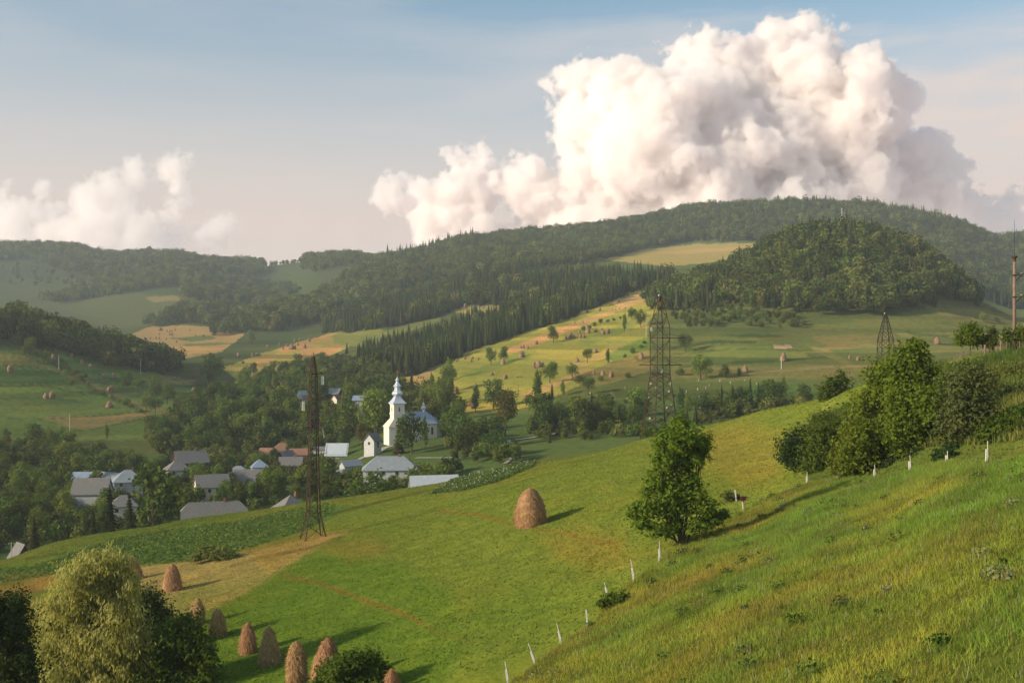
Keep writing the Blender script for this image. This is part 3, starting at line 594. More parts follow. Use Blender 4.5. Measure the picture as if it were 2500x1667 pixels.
wood('ridge_wood', 'mixed wood covering the high ridge under the big cloud', [
 ([(600,760),(870,600),(950,560),(1200,520),(1400,505),(1600,470),(1850,460),(2050,470),(2200,500),(2420,545),(2420,760),(2280,735),(2150,640),(1760,556),(1600,555),(1480,572),(1390,600),(1180,628),(980,650),(860,690),(740,740)], 1330, 2050, 8., .22, 17, 15),
 ([(1780,440),(2330,520),(2330,570),(1780,500)], 1850, 1990, 12, .75, 22, 20),
 ([(880,560),(1100,540),(1100,590),(880,620)], 1780, 1960, 13, .6, 24, 17),
 ([(480,770),(560,735),(620,730),(700,700),(820,660),(880,690),(760,735),(620,765),(510,775)], 1050, 1700, 8.5, .1, 18, 17),
 ([(330,752),(420,720),(520,705),(545,725),(480,750),(420,748)], 1250, 1900, 9, .1, 16, 16)])
wood('spruce_wood', 'dense spruce bands on the slope between the bright fields', [
 ([(735,765),(790,728),(880,690),(1000,655),(1180,640),(1390,636),(1520,645),(1545,650),(1500,662),(1300,700),(1180,712),(1150,702),(1060,706),(1000,732),(920,748),(800,765)], 880, 1360, 5.6, .88, 16, 15),
 ([(812,850),(840,820),(900,800),(1010,770),(1080,750),(1180,732),(1300,706),(1420,678),(1530,640),(1300,734),(1100,800),(1000,842),(960,862),(900,872)], 640, 1110, 5., .9, 15.5, 14)])
wood('knob_wood', 'rounded leafy wood on the steep knoll at the right', [
 ([(1545,662),(1640,640),(1720,606),(1790,560),(1830,530),(1900,505),(2010,512),(2100,560),(2180,640),(2260,705),(2150,690),(2145,712),(1990,730),(1850,722),(1720,705),(1640,690),(1580,700),(1500,690)], 640, 930, 5.6, .22, 16, 13.5),
 ([(1540,735),(1600,700),(1700,700),(1840,735),(1830,755),(1700,740),(1600,765)], 500, 800, 6.5, .02, 5, 5.5),
 ([(1480,690),(1520,655),(1600,640),(1700,660),(1720,700),(1600,712),(1500,720)], 690, 900, 6, .7, 15, 11)])
wood('far_wood', 'hazy woods on the most distant hills at the left', [
 ([(-100,560),(150,555),(270,590),(480,595),(590,606),(612,618),(600,640),(480,628),(330,640),(230,650),(60,600),(-100,600)], 2000, 2620, 13, .05, 16, 18),
 ([(700,590),(880,580),(880,650),(760,650),(690,620)], 1900, 2600, 13, .1, 16, 17),
 ([(560,596),(640,604),(700,598),(720,610),(660,616),(580,618)], 2250, 2520, 19, .1, 10, 9),
 ([(90,690),(180,668),(300,640),(380,622),(440,628),(430,655),(330,668),(250,680),(130,702)], 1600, 2150, 9, .05, 16, 15),
 ([(430,640),(560,648),(690,668),(640,705),(560,700),(480,695),(415,690)], 1500, 2250, 10, .05, 16, 15),
 ([(-100,600),(60,610),(240,655),(120,660),(-100,640)], 1700, 2500, 26, .05, 14, 14)])
wood('left_wood', 'dark leafy wood along the crest of the left hill', [
 ([(-200,690),(0,735),(90,755),(200,790),(300,815),(400,840),(420,862),(340,858),(240,845),(150,815),(60,790),(0,775),(-200,740)], 640, 860, 5.2, .2, 14, 12.5),
 ([(-200,760),(0,775),(60,790),(90,808),(20,795),(-200,790)], 560, 760, 7, .1, 12, 10)])

# ------------------------------------------------------------------ houses
GUARD = []      # what the village trees must not hide: box in the frame and distance
def house(name, label, x, ybase, Y, w, d, hw, hr, rot, kind, wall, roof, win=(0, 0), cat='house', chimney=False, over=.45, plinth=None, door=False, guard=True):
    p = at(x, ybase, Y); root = empty(name, p, R(rot)); tag(root, label, cat)
    a, b = w / 2, d / 2; zb = min(gz(p.x, p.y) - p.z, 0) - .6
    mb = MB().box((-a, -b, zb), (a, b, hw))
    ah, bh, e = a + over, b + over, .12
    zr = hw + hr; ze = hw - over * hr / b * .8
    if kind == 'gable':
        for s in (-1, 1): mb.poly([(s * a, -b, hw), (s * a, b, hw), (s * a, 0, zr - .1)][::s])
        rf = MB()
        for s in (-1, 1): rf.slab([(-ah, s * bh, ze), (ah, s * bh, ze), (ah, 0, zr), (-ah, 0, zr)][::-s], .16)
    elif kind == 'shed':
        rf = MB().slab([(-ah, -bh, ze), (ah, -bh, ze), (ah, bh, zr), (-ah, bh, zr)], .16)
        mb.poly([(-a, -b, hw), (-a, b, hw), (-a, b, zr - .2)]); mb.poly([(a, b, hw), (a, -b, hw), (a, b, zr - .2)][::-1])
    else:
        r = {'hip': max(a - b * .9, .0), 'pyr': .05, 'half': a - b * .42}[kind]
        rf = MB()
        if kind == 'half':
            zm = ze + (zr - ze) * .58; bm = bh * .42
            for s in (-1, 1):
                rf.poly([(-ah, s * bh, ze), (ah, s * bh, ze), (ah, s * bm, zm), (r, 0, zr), (-r, 0, zr), (-ah, s * bm, zm)][::-s])
                rf.poly([(s * ah, -bm, zm), (s * ah, bm, zm), (s * r, 0, zr)][::s])
                mb.poly([(s * a, -b, hw), (s * a, b, hw), (s * a, bm, zm - .1), (s * a, -bm, zm - .1)][::s])
        else:
            for s in (-1, 1):
                rf.poly([(-ah, s * bh, ze), (ah, s * bh, ze), (r, 0, zr), (-r, 0, zr)][::-s]); rf.poly([(s * ah, -bh, ze), (s * ah, bh, ze), (s * r, 0, zr)][::s])
        rf.slab([(-ah, -bh, ze - .002), (ah, -bh, ze - .002), (ah, bh, ze - .002), (-ah, bh, ze - .002)], .14)
        # ridge capping
        rf.tube([(-r, 0, zr), (r, 0, zr)], .09, 5)
    mb.obj('wall', M[wall], root); ro = rf.obj('roof', M[roof], root)
    if plinth: MB().box((-a - .05, -b - .05, zb), (a + .05, b + .05, .5)).obj('plinth', M[plinth], root)
    if chimney:
        MB().box((a * .3, -.25, zr - .9), (a * .3 + .5, .25, zr + .7)).obj('chimney', M['brick'], ro)
    def window(c, nx):   # nx: outward normal axis
        ww, wh = .55, .62
        if nx[1]: lo, hi = (c[0] - ww, c[1] - .05, c[2] - wh), (c[0] + ww, c[1] + .05, c[2] + wh); gl, gh = (c[0] - ww * .8, c[1] + nx[1] * .07 - .01, c[2] - wh * .82), (c[0] + ww * .8, c[1] + nx[1] * .07 + .01, c[2] + wh * .82)
        else: lo, hi = (c[0] - .05, c[1] - ww, c[2] - wh), (c[0] + .05, c[1] + ww, c[2] + wh); gl, gh = (c[0] + nx[0] * .07 - .01, c[1] - ww * .8, c[2] - wh * .82), (c[0] + nx[0] * .07 + .01, c[1] + ww * .8, c[2] + wh * .82)
        f = MB().box(lo, hi).obj('window', M['frame'], root); MB().box(gl, gh).obj('pane', M['pane'], f)
    zc = hw * .58 if hw < 3.4 else hw * .72
    for i in range(win[0]): window((-a + w * (i + .5) / win[0], -b, zc), (0, -1))
    for i in range(win[1]):
        window((-a, -b + d * (i + .5) / win[1], zc), (-1, 0)); window((a, -b + d * (i + .5) / win[1], zc), (1, 0))
    if door: MB().box((a * .1 - .5, -b - .06, 0), (a * .1 + .5, -b + .02, 2.05)).obj('door', M['wood'], root)
    if guard:
        m = F / Y; GUARD.append((x - w * .42 * m, ybase - (hw + hr) * m, x + w * .42 * m, ybase - hw * .8 * m, Y))
    return root
house('house', 'long grey roofed house with clipped gables standing just below the grass crest', 492, 1214, 290, 15.5, 7.5, 2.4, 4.5, 17, 'half', 'white_wall', 'slate', (4, 2), chimney=True)
house('house', 'house showing only its grey pyramid roof over the crest beside the rusty pylon', 667, 1194, 285, 8.2, 7.6, 2.6, 3.7, 35, 'pyr', 'cream', 'slate', (2, 2), chimney=True)
house('house', 'white house with pale hipped tin roof and dark windows below the church', 896, 1096, 330, 15.2, 8, 2.8, 3.3, 6, 'hip', 'white_wall', 'pale_roof', (4, 2), chimney=True)
house('shed', 'shed with broad white tin roof rising just behind the grassy crest', 997, 1150, 266, 10.5, 7, 1.2, 4.8, 14, 'gable', 'grey_wall', 'white_roof', cat='shed')
house('chapel_house', 'small white gabled hut with grey roof left of the church', 856, 1027, 400, 4.4, 4.2, 2.7, 2.3, 62, 'gable', 'white_wall', 'slate', (1, 1), cat='hut', door=True)
house('shed', 'shed with a blank white tin roof behind the rusty pylon', 773, 1054, 420, 7.4, 5, 2., 3.6, 3, 'shed', 'grey_wall', 'white_roof', cat='shed')
house('wooden_house', 'dark board house with grey gabled roof, tallest in the village', 437, 1086, 400, 10.4, 8, 4.2, 3.6, 32, 'gable', 'brown_wall', 'slate', (3, 2), plinth='white_wall', chimney=True)
house('house', 'small white walled house with grey hipped roof beside the dark board house', 407, 1093, 385, 7.2, 6.4, 2.6, 2.7, 28, 'hip', 'white_wall', 'slate', (2, 2))
house('house', 'grey rendered house with pale hipped roof and two front windows', 293, 1129, 345, 8.2, 7, 3.6, 3., 22, 'hip', 'grey_wall', 'pale_roof', (2, 2), chimney=True)
house('shed', 'low shed under a bluish tin roof at the left edge of the village', 190, 1112, 380, 5.6, 5, 1.6, 2.6, 4, 'gable', 'brown_wall', 'blue_roof', cat='shed')
house('barn', 'big barn with steep grey roof and pale ridge behind the round trees', 212, 1152, 330, 9.4, 8, 3., 3.9, 6, 'gable', 'grey_wall', 'slate', cat='barn')
house('barn', 'barn with pale roof and dark gable behind the grey rendered house', 256, 1112, 392, 9, 7, 2.2, 2., -28, 'gable', 'brown_wall', 'pale_roof', cat='barn')
house('house', 'beige house half hidden behind two dark spruces', 284, 1183, 315, 7, 6, 3.1, 2.5, 18, 'hip', 'cream', 'slate', (2, 1))
house('house', 'cream walled house with grey gabled roof in the middle of the village', 486, 1137, 345, 9.2, 7, 3.1, 3.2, 24, 'gable', 'cream', 'slate', (4, 2))
house('barn', 'barn with a plain grey roof right of the cream walled house', 571, 1119, 370, 8.6, 7, 1.7, 4.2, 8, 'gable', 'brown_wall', 'slate', cat='barn')
house('house', 'low house with pale hipped roof behind the grey roofed barn', 548, 1096, 396, 7.6, 6.5, 1.7, 2.3, 12, 'hip', 'cream', 'pale_roof', (2, 1))
house('hut', 'little hut under a pale blue pyramid roof', 596, 1081, 402, 5.6, 5.6, 1.8, 2.3, 20, 'pyr', 'white_wall', 'blue_roof', cat='hut')
house('house', 'house with a large orange tiled hipped roof', 648, 1051, 450, 9.4, 8, 2.6, 3.3, 10, 'hip', 'cream', 'tile', (3, 1), chimney=True)
house('shed', 'lower orange tiled shed right of the large tiled house', 688, 1053, 440, 7, 5, 2., 2., 5, 'gable', 'brick', 'tile', cat='shed')
house('shed', 'little orange tiled shed left of the large tiled house', 612, 1048, 445, 4.5, 4, 1.6, 1.8, -10, 'gable', 'brick', 'tile', cat='shed')
house('barn', 'barn turning its dark gable outward in front of the tiled house', 656, 1063, 430, 7.5, 6, 2., 2.6, 66, 'gable', 'brown_wall', 'slate', cat='barn')
house('house', 'brick walled house with grey roof directly left of the rusty pylon', 668, 1081, 400, 7.4, 6, 2.5, 2.5, 10, 'gable', 'brick', 'slate', (2, 1), chimney=True)
p_ = hit(768, 916, 400)
house('barn', 'open hillside barn with pale roof among trees above the church', 768, 914, p_.y, 7., 5, 2.6, 2.4, -22, 'gable', 'brown_wall', 'pale_roof', cat='barn')
house('shed', 'brownish gabled shed just below the open hillside barn', 773, 922, p_.y - 14, 3.8, 3.4, 1.6, 1.9, 60, 'gable', 'cream', 'tile', cat='shed')
house('hut', 'tiny white gabled hut on the wooded slope left of the pylon tip', 694, 913, 540, 3.6, 3.4, 1.6, 1.8, 50, 'gable', 'white_wall', 'pale_roof', cat='hut')
house('hut', 'tiny hut with bluish tin roof in the wood left of the church tower', 823, 925, 505, 4.4, 4, 1.6, 1.6, 0, 'shed', 'grey_wall', 'blue_roof', cat='hut')
house('shed', 'weathered shed with a steep dark roof at the far left below the crest', 48, 1306, 256, 4.4, 4.5, 2.2, 3.6, -48, 'gable', 'brown_wall', 'slate', cat='shed')
house('shed', 'narrow brick shed on the field edge beside dark trees right of the church', 1086, 950, 490, 2., 2., 3.6, 1.2, 20, 'gable', 'brick', 'tile', cat='shed')
house('shed', 'flat grey shed roof peeping out behind the rusty pylon', 742, 1040, 445, 6.5, 4, 1.6, 1., -6, 'gable', 'grey_wall', 'slate', cat='shed')
house('shed', 'low shed with faded roof beside the lane below the church', 805, 1076, 372, 6.2, 3.4, 1.4, 1.5, 38, 'gable', 'grey_wall', 'pale_roof', cat='shed')

# ------------------------------------------------------------------ church
def church():
    Y = 420.; p = at(912.5, 1012, Y); root = empty('church', p, R(26)); tag(root, 'white church with tall onion spire tower and blue grey roof', 'church')
    zb = -4.
    t = 2.05
    tw = MB().box((-t, -t, zb), (t, t, 13.6)).obj('tower', M['church_wall'], root)
    MB().box((-t - .18, -t - .18, 9.75), (t + .18, t + .18, 10.15)).box((-t - .25, -t - .25, 13.3), (t + .25, t + .25, 13.62)).obj('cornice', M['church_wall'], tw)
    for s in (0, 1, 2, 3):
        Mx = Matrix.Rotation(s * math.pi / 2, 4, 'Z'); arch = MB()
        pts = [(-.42, -t - .06, 10.7), (.42, -t - .06, 10.7), (.42, -t - .06, 12.2)] + [(.42 * math.cos(q), -t - .06, 12.2 + .5 * math.sin(q)) for q in (.5, 1., 1.57, 2.1, 2.6)] + [(-.42, -t - .06, 12.2)]
        arch.poly([Mx @ Vector(q) for q in pts]); f = arch.obj('window', M['frame'], tw)
        if s in (0, 3): MB().poly([Mx @ Vector((q[0] * .45, -t - .09, 10.75 + (q[2] - 10.7) * .8)) for q in pts]).obj('louvre', M['pane'], f)
        MB().poly([Mx @ Vector(q) for q in ((-.22, -t - .05, 6.8), (.22, -t - .05, 6.8), (.22, -t - .05, 7.9), (-.22, -t - .05, 7.9))]).obj('window', M['pane'], tw)
    q4 = math.pi / 4
    sp = MB()
    e = (t + .55) * 1.414
    sp.lathe([(e, 13.62), (e, 13.75), (e * .62, 15.0), (1.35, 16.2), (1.25, 16.5)], 4, None, q4)
    sp.lathe([(1.25, 16.45), (1.85, 16.8), (2.0, 17.25), (1.8, 17.75), (1.3, 18.2), (1.08, 18.6), (1.05, 19.9)], 8, None, math.pi / 8)
    sp.lathe([(1.5, 19.85), (1.5, 19.95), (.85, 20.8), (.45, 21.5), (.4, 21.7)], 8, None, math.pi / 8)
    sp.lathe([(.38, 21.65), (.68, 21.95), (.7, 22.2), (.45, 22.6), (.14, 23.1), (.07, 23.7)], 10)
    so = sp.obj('spire', M['tin'], root)
    MB().box((-.07, -.07, 23.6), (.07, .07, 25.6)).box((-.5, -.06, 24.7), (.5, .06, 24.86)).box((-.3, -.06, 25.1), (.3, .06, 25.22)).obj('cross', M['gold'], so)
    # porch under the tower with sloping roof
    MB().box((-4.2, -2.9, zb), (0, 2.9, 5.2)).obj('porch', M['church_wall'], root)
    MB().poly([(-4.6, -3.3, 5.2), (-4.6, 3.3, 5.2), (-t - .02, 2.2, 8.2), (-t - .02, -2.2, 8.2)][::-1]).poly([(-4.6, -3.3, 5.2), (-t - .02, -2.2, 8.2), (1.6, -2.2, 8.2), (1.6, -3.3, 5.2)][::-1]).poly([(-4.6, 3.3, 5.2), (-t - .02, 2.2, 8.2), (1.6, 2.2, 8.2), (1.6, 3.3, 5.2)]).obj('porch_roof', M['cream'], root)
    # nave with polygonal apse
    b = 3.7; L = 14.; ap = [(L, -b), (L + 2.6, -b * .55), (L + 2.6, b * .55), (L, b)]
    ring = [(1.5, -b)] + ap + [(1.5, b)]
    nv = MB(); n = len(ring)
    for i in range(n):
        (x0, y0), (x1, y1) = ring[i], ring[(i + 1) % n]; nv.poly([(x0, y0, zb), (x1, y1, zb), (x1, y1, 6.2), (x0, y0, 6.2)])
    nv.obj('nave', M['church_wall'], root)
    for (x0, y0) in ring[1:3] + [(10.4, -b), (6.4, -b)]:
        MB().box((x0 - .16, y0 - .16, zb), (x0 + .16, y0 + .16, 6.1)).obj('pilaster', M['cream'], root)
    pl = MB(); r2 = [(x + (.15 if x > 5 else 0), y * 1.04) for x, y in ring]
    for i in range(n):
        (x0, y0), (x1, y1) = r2[i], r2[(i + 1) % n]; pl.poly([(x0, y0, zb), (x1, y1, zb), (x1, y1, .7), (x0, y0, .7)])
    pl.obj('plinth', M['stone'], root)
    o = [(1.2, -b - .5)] + [(x + .45, y * 1.13) for x, y in ap] + [(1.2, b + .5)]
    ze, zr, xr = 6.1, 10.6, 11.
    rf = MB(); A0, A1 = (1.2, 0, zr), (xr, 0, zr)
    P3 = [(x, y, ze) for x, y in o]
    rf.poly([P3[0], P3[1], A1, A0]); rf.poly([P3[1], P3[2], A1]); rf.poly([P3[2], P3[3], A1]); rf.poly([P3[3], P3[4], A1]); rf.poly([P3[4], P3[5], A0, A1]); rf.slab([(x, y, ze - .003) for x, y, z in P3], .2)
    ro = rf.obj('roof', M['blue_roof'], root)
    Mt = Matrix.Translation((10.3, 0, zr - .5))
    cu = MB().lathe([(.62, 0), (.6, 1.2), (.82, 1.35), (.92, 1.7), (.7, 2.2), (.4, 2.5), (.42, 2.7), (.5, 2.95), (.3, 3.3), (.08, 3.7), (.05, 4.)], 10, Mt).obj('cupola', M['tin'], ro)
    MB().box((10.25, -.05, zr + 3.3), (10.35, .05, zr + 4.9)).box((9.95, -.045, zr + 4.3), (10.65, .045, zr + 4.42)).obj('cross', M['gold'], ro)
    for x in (5., 8.6, 12.2): MB().poly([(x - .4, -b - .05, 2.2), (x + .4, -b - .05, 2.2), (x + .4, -b - .05, 4.6), (x, -b - .05, 5.), (x - .4, -b - .05, 4.6)]).obj('window', M['pane'], root)
    GUARD.append((890, 868, 932, 1000, Y)); GUARD.append((985, 930, 1017, 1005, Y))
church()
def ribbon(name, pts, wd, mat, lift=.06, label=None):
    """path laid on the ground through frame points"""
    P = [hit(x, y, 245) for x, y in pts]; q = []
    for a, b in zip(P[:-1], P[1:]):
        n = max(2, int((b - a).length / 3)); q += [a.lerp(b, i / n) for i in range(n)]
    q.append(P[-1]); mb = MB()
    L = []
    for i, c in enumerate(q):
        d = (q[min(i + 1, len(q) - 1)] - q[max(i - 1, 0)]); s = Vector((-d.y, d.x, 0)).normalized() * wd / 2; row = []
        for t in (-1, 0, 1): e = c + s * t; row.append(Vector((e.x, e.y, gz(e.x, e.y) + lift)))
        L.append(row)
    for r0, r1 in zip(L[:-1], L[1:]):
        for k in (0, 1): mb.poly([r0[k], r0[k + 1], r1[k + 1], r1[k]])
    o = mb.obj(name, M[mat]); tag(o, kind='structure'); return o
ribbon('path', [(1120,1022),(1160,1014),(1200,1010),(1255,1001),(1290,994)], 2.2, 'path', .3)
ribbon('path', [(1166,1013),(1176,1024),(1184,1038),(1178,1052),(1160,1066)], 1.4, 'path', .3)
ribbon('path', [(865,1040),(880,1030),(898,1024),(925,1022)], 3.5, 'path', .15)
ribbon('path', [(760,1090),(800,1068),(838,1048),(866,1038)], 2.4, 'path', .15)
ribbon('path', [(955,1052),(1030,1052),(1060,1052)], 1.5, 'path', .15)
ribbon('road', [(505,1084),(545,1088),(580,1086),(640,1075),(700,1088)], 3.5, 'path', .12)

# ------------------------------------------------------------------ lattice pylons and poles
def lattice(name, label, base, prof, rot, arms, insul, mat, th=.085, strut=.05, peak=0., group=None, lamp=False, arm_sides=None):
    """prof: list of (height, half side); arms: (height, left, right) in the direction of the frame"""
    root = empty(name, base, 0); tag(root, label, 'pylon', group)
    def cn(h, k, hw): a = R(rot) + math.pi / 2 * k + math.pi / 4; return Vector((hw * 1.414 * math.cos(a), hw * 1.414 * math.sin(a), h))
    def hw(h):
        for (h0, a), (h1, b) in zip(prof[:-1], prof[1:]):
            if h <= h1: return a + (b - a) * (h - h0) / (h1 - h0)
        return prof[-1][1]
    for k in range(4):
        mb = MB()
        for (h0, a), (h1, b) in zip(prof[:-1], prof[1:]): mb.tube([cn(h0 - (1.5 if h0 == 0 else 0), k, a), cn(h1, k, b)], [th * (1.15 if h0 < 8 else 1), th * (1 if h1 < 20 else .8)], 4)
        mb.obj('leg', M[mat], root)
    hs = [0]; top = prof[-1][0]
    while hs[-1] < top - .6:
        h = hs[-1]; step = max(.9, hw(h) * 2 * (.62 if h < prof[1][0] else .78)); nx = h + step
        for hh, _ in prof[1:]:
            if h + .3 < hh < nx + .35: nx = hh; break
        hs.append(min(nx, top))
    br = MB()
    for i, (h0, h1) in enumerate(zip(hs[:-1], hs[1:])):
        for k in range(4):
            a0, b0, a1, b1 = cn(h0, k, hw(h0)), cn(h0, (k + 1) % 4, hw(h0)), cn(h1, k, hw(h1)), cn(h1, (k + 1) % 4, hw(h1))
            if h0 < prof[1][0] - .1 or strut > .06: br.tube([a0, b1], strut, 4, False); br.tube([b0, a1], strut, 4, False)
            else: br.tube([a0, b1] if (i + k) % 2 else [b0, a1], strut, 4, False)
    o = br.obj('bracing', M[mat], root)
    for h, _ in prof[1:-1]:
        rg = MB()
        for k in range(4): rg.tube([cn(h, k, hw(h)), cn(h, (k + 1) % 4, hw(h))], strut * 1.3, 4)
        rg.obj('tie_ring', M[mat], root)
    for h, l, r in arms:
        mb = MB()
        for s, q in ((-1, l), (1, r)):
            if not q: continue
            w_ = hw(h)
            for dy in (-1, 1): mb.tube([(0, dy * w_, h), (s * q, 0, h + .02)], strut * 2.1, 4)
            mb.tube([(s * w_, 0, h + (.9 if q > 2.2 else .35)), (s * q, 0, h + .05)], strut * .9, 4); mb.tube([(s * q * .55, -w_ * .45, h), (s * q * .55, w_ * .45, h)], strut, 4)
        mb.obj('cross_arm', M[mat], root)
    for x, z0, n, dx in insul:
        mb = MB()
        for dxx in ((-.13, .13) if dx == 0 else (0,)):
            mb.tube([(x + dxx, 0, z0 + .25), (x + dxx + dx, 0, z0 - n * .16)], .02, 4)
            for i in range(n):
                t = i / max(1, n - 1); mb.lathe([(.03, .05), (.12, .02), (.13, -.02), (.04, -.04)], 8, Matrix.Translation((x + dxx + dx * t, 0, z0 - .05 - i * .155)))
        mb.obj('insulator_string', M['insul'], root)
    if peak: MB().tube([(0, 0, top - .6), (0, 0, top + peak)], [.09, .05], 5).obj('peak_rod', M[mat], root)
    if lamp: MB().lathe([(.1, 0), (.18, .15), (.1, .35)], 8, Matrix.Translation((-.25, 0, top - .1))).obj('top_fitting', M['insul'], root)
    return root
b0 = hit(720, 1236, 100); s0 = b0.y / F
def hp(y): return (1236 - y) * s0
lattice('lattice_pylon', 'slim rusty lattice pylon with flared legs standing on the grass slope', b0,
        [(0, 36 * s0 / 1.30), (hp(1176), 16.5 * s0 / 1.30), (hp(1030), 12.2 * s0 / 1.3), (hp(860), 9.2 * s0 / 1.3), (hp(838), 6. * s0 / 1.3), (hp(818), 2. * s0)], 24,
        [(hp(858), 17 * s0, 21 * s0), (hp(918), 24 * s0, 28 * s0), (hp(977), 21 * s0, 20 * s0)],
        [(21 * s0, hp(864), 9, 0), (-23 * s0, hp(923), 9, 0), (21 * s0, hp(985), 9, .25)], 'rust', .11, .05, peak=10 * s0)
b1 = at(1516, 1003, 238); b1.z = gz(b1.x, b1.y) - .3; s1 = 238 / F
def hq(y): return (1003 - y) * s1
lattice('lattice_pylon', 'broad rusty lattice pylon with tapering top rising behind the leafy tree', b1,
        [(0, 44 * s1 / 1.31), (hq(857), 21.5 * s1 / 1.31), (hq(752), 21.5 * s1 / 1.31), (hq(690), 6.5 * s1 / 1.31), (hq(679), 2.4 * s1)], 22,
        [(hq(838), 48 * s1, 50 * s1), (hq(776), 21 * s1, 58 * s1)], [(4 * s1, hq(848), 5, 0), (-20 * s1, hq(752), 5, 0)], 'rust', .125, .06, lamp=True)
b2 = at(2034, 972, 300); s2 = 300 / F
def hr_(y): return (972 - y) * s2
lattice('lattice_pylon', 'dark lattice pylon top showing above the bushes on the right crest', b2,
        [(0, 30 * s2 / 1.1), (hr_(850), 16.5 * s2 / 1.1), (hr_(781), 15. * s2 / 1.1), (hr_(728), 4. * s2 / 1.1), (hr_(720), 1.6 * s2)], 4,
        [(hr_(798), 0, 44 * s2), (hr_(850), 30 * s2, 36 * s2)], [(44 * s2, hr_(797), 5, .3)], 'darksteel', .13, .062, lamp=True)
def pole(name, label, x, y0, y1, Y, rad, mat, arm=False, cat='utility pole', group=None, tilt=0.):
    p = at(x, y0, Y); p.z = min(p.z, gz(p.x, p.y) + .1); h = (y0 - y1) * Y / F
    root = empty(name, p); tag(root, label, cat, group); MB().tube([(0, 0, -.8), (0, 0, h * .5), (tilt * h, 0, h)], [rad, rad * .85, rad * .7], 7).obj('pole_shaft', M[mat], root)
    if arm:
        MB().box((-.7 + tilt * h, -.05, h - .5), (.7 + tilt * h, .05, h - .4)).obj('cross_arm', M['darksteel'], root)
        mb = MB()
        for q in (-.6, .6): mb.lathe([(.03, 0), (.07, .06), (.07, .16), (.03, .2)], 6, Matrix.Translation((q + tilt * h, 0, h - .39)))
        mb.obj('insulator', M['insul'], root)
    return root
for x, y0, y1, lb in ((135, 849, 816, 'pale utility pole on the left hill beside the dark hedge trees'), (323, 861, 824, 'pale utility pole at the foot of the left crest wood'), (160, 990, 950, 'thin grey utility pole low on the left hill slope'),
                      (1190, 911, 883, 'wooden utility pole at the bottom edge of the sunlit haystack field'), (1484, 775, 734, 'white utility pole on the slope just left of the broad pylon')):
    pole('utility_pole', lb, x, y0, y1, hit(x, y0, 420).y, .17, 'grey_post' if x != 1190 else 'wood', True)
pole('utility_pole', 'thin wooden pole standing between the village roofs', 510, 1090, 1064, 392, .12, 'wood', True)
pole('utility_pole', 'thin pole beside the dark shed at the far left edge', 26, 1300, 1245, 246, .10, 'grey_post', True)
pole('utility_pole', 'white pole in front of the pale haystack on the right hillside', 1794.6, 848, 818, hit(1794, 848, 420).y, .17, 'post')
pole('garden_pole', 'short wooden pole below the white tin roofed shed', 798, 1062, 1040, 395, .1, 'wood')
# the big crest pole with arms
yb = 152.; pb = at(2330, 812, yb); pb.z = min(pb.z, gz(pb.x, pb.y) + .2); sb = yb / F
root = empty('power_pole', pb); tag(root, 'stout concrete power pole with steel arms and tall rod on the right crest', 'power pole')
hh = (812 - 592) * sb
MB().tube([(0, 0, -1), (0, 0, hh)], [.25, .185], 12).obj('pole_shaft', M['concrete'], root, True)
MB().tube([(0, 0, 0), (0, 0, .75)], [.285, .28], 12).obj('painted_base', M['post'], root, True)
MB().lathe([(.2, hh - .5), (.21, hh - .1), (.42, hh + .1), (.40, hh + .18), (.12, hh + .3)], 10).obj('cap', M['rust'], root)
MB().tube([(0, 0, hh + .2), (0, 0, (812 - 505) * sb)], [.045, .02], 6).obj('lightning_rod', M['darksteel'], root)
for y_, q in ((632, 2.6), (682, 2.2)):
    h_ = (812 - y_) * sb; a_ = MB()
    for dy in (-.14, .14): a_.tube([(-.25, dy, h_), (q, dy, h_ + .02)], .05, 4); a_.tube([(.1, dy, h_ - .75), (1.0, dy, h_ - .02)], .045, 4); a_.tube([(.15, dy, h_ + .28), (q, dy, h_ + .05)], .035, 4)
    for i in range(5): a_.tube([(.3 + i * .45, -.14, h_), (.55 + i * .45, .14, h_ + .12)], .03, 4)
    a_.box((-.27, -.27, h_ - .09), (.27, .27, h_ + .09)); ao = a_.obj('bracket_arm', M['rust'], root)
    ins = MB()
    for q_ in (-.1, .9, 1.8): ins.lathe([(.03, 0), (.08, .05), (.08, .2), (.03, .25)], 8, Matrix.Translation((q_, 0, h_ + .1)))
    ins.obj('insulator', M['insul'], ao)
h_ = (812 - 690) * sb; MB().tube([(0, 0, h_), (-1.0, 0, h_ - .35)], .03, 4).lathe([(.03, 0), (.07, .05), (.03, .2)], 8, Matrix.Translation((-1.0, 0, h_ - .5))).obj('side_hook', M['darksteel'], root)
# radio mast behind the knoll
pm = at(1934, 524, 880.); root = empty('radio_mast', pm); tag(root, 'thin pale radio mast poking out of the trees on the knoll top', 'mast'); hm = 46 * 880 / F
mb = MB()
for k_ in range(3): mb.tube([(.35 * math.cos(k_ * 2.1), .35 * math.sin(k_ * 2.1), -8), (.3 * math.cos(k_ * 2.1), .3 * math.sin(k_ * 2.1), hm)], .11, 4)
mb.obj('mast_tube', M['post'], root); MB().tube([(2., 0, -8), (2., 0, hm * .8)], .14, 5).obj('side_rod', M['iron'], root)
mb = MB()
for q in (.6, .78, .93): mb.box((-.75, -.2, hm * q - .7), (-.45, .2, hm * q + .7))
mb.obj('antenna_panel', M['white_wall'], root)

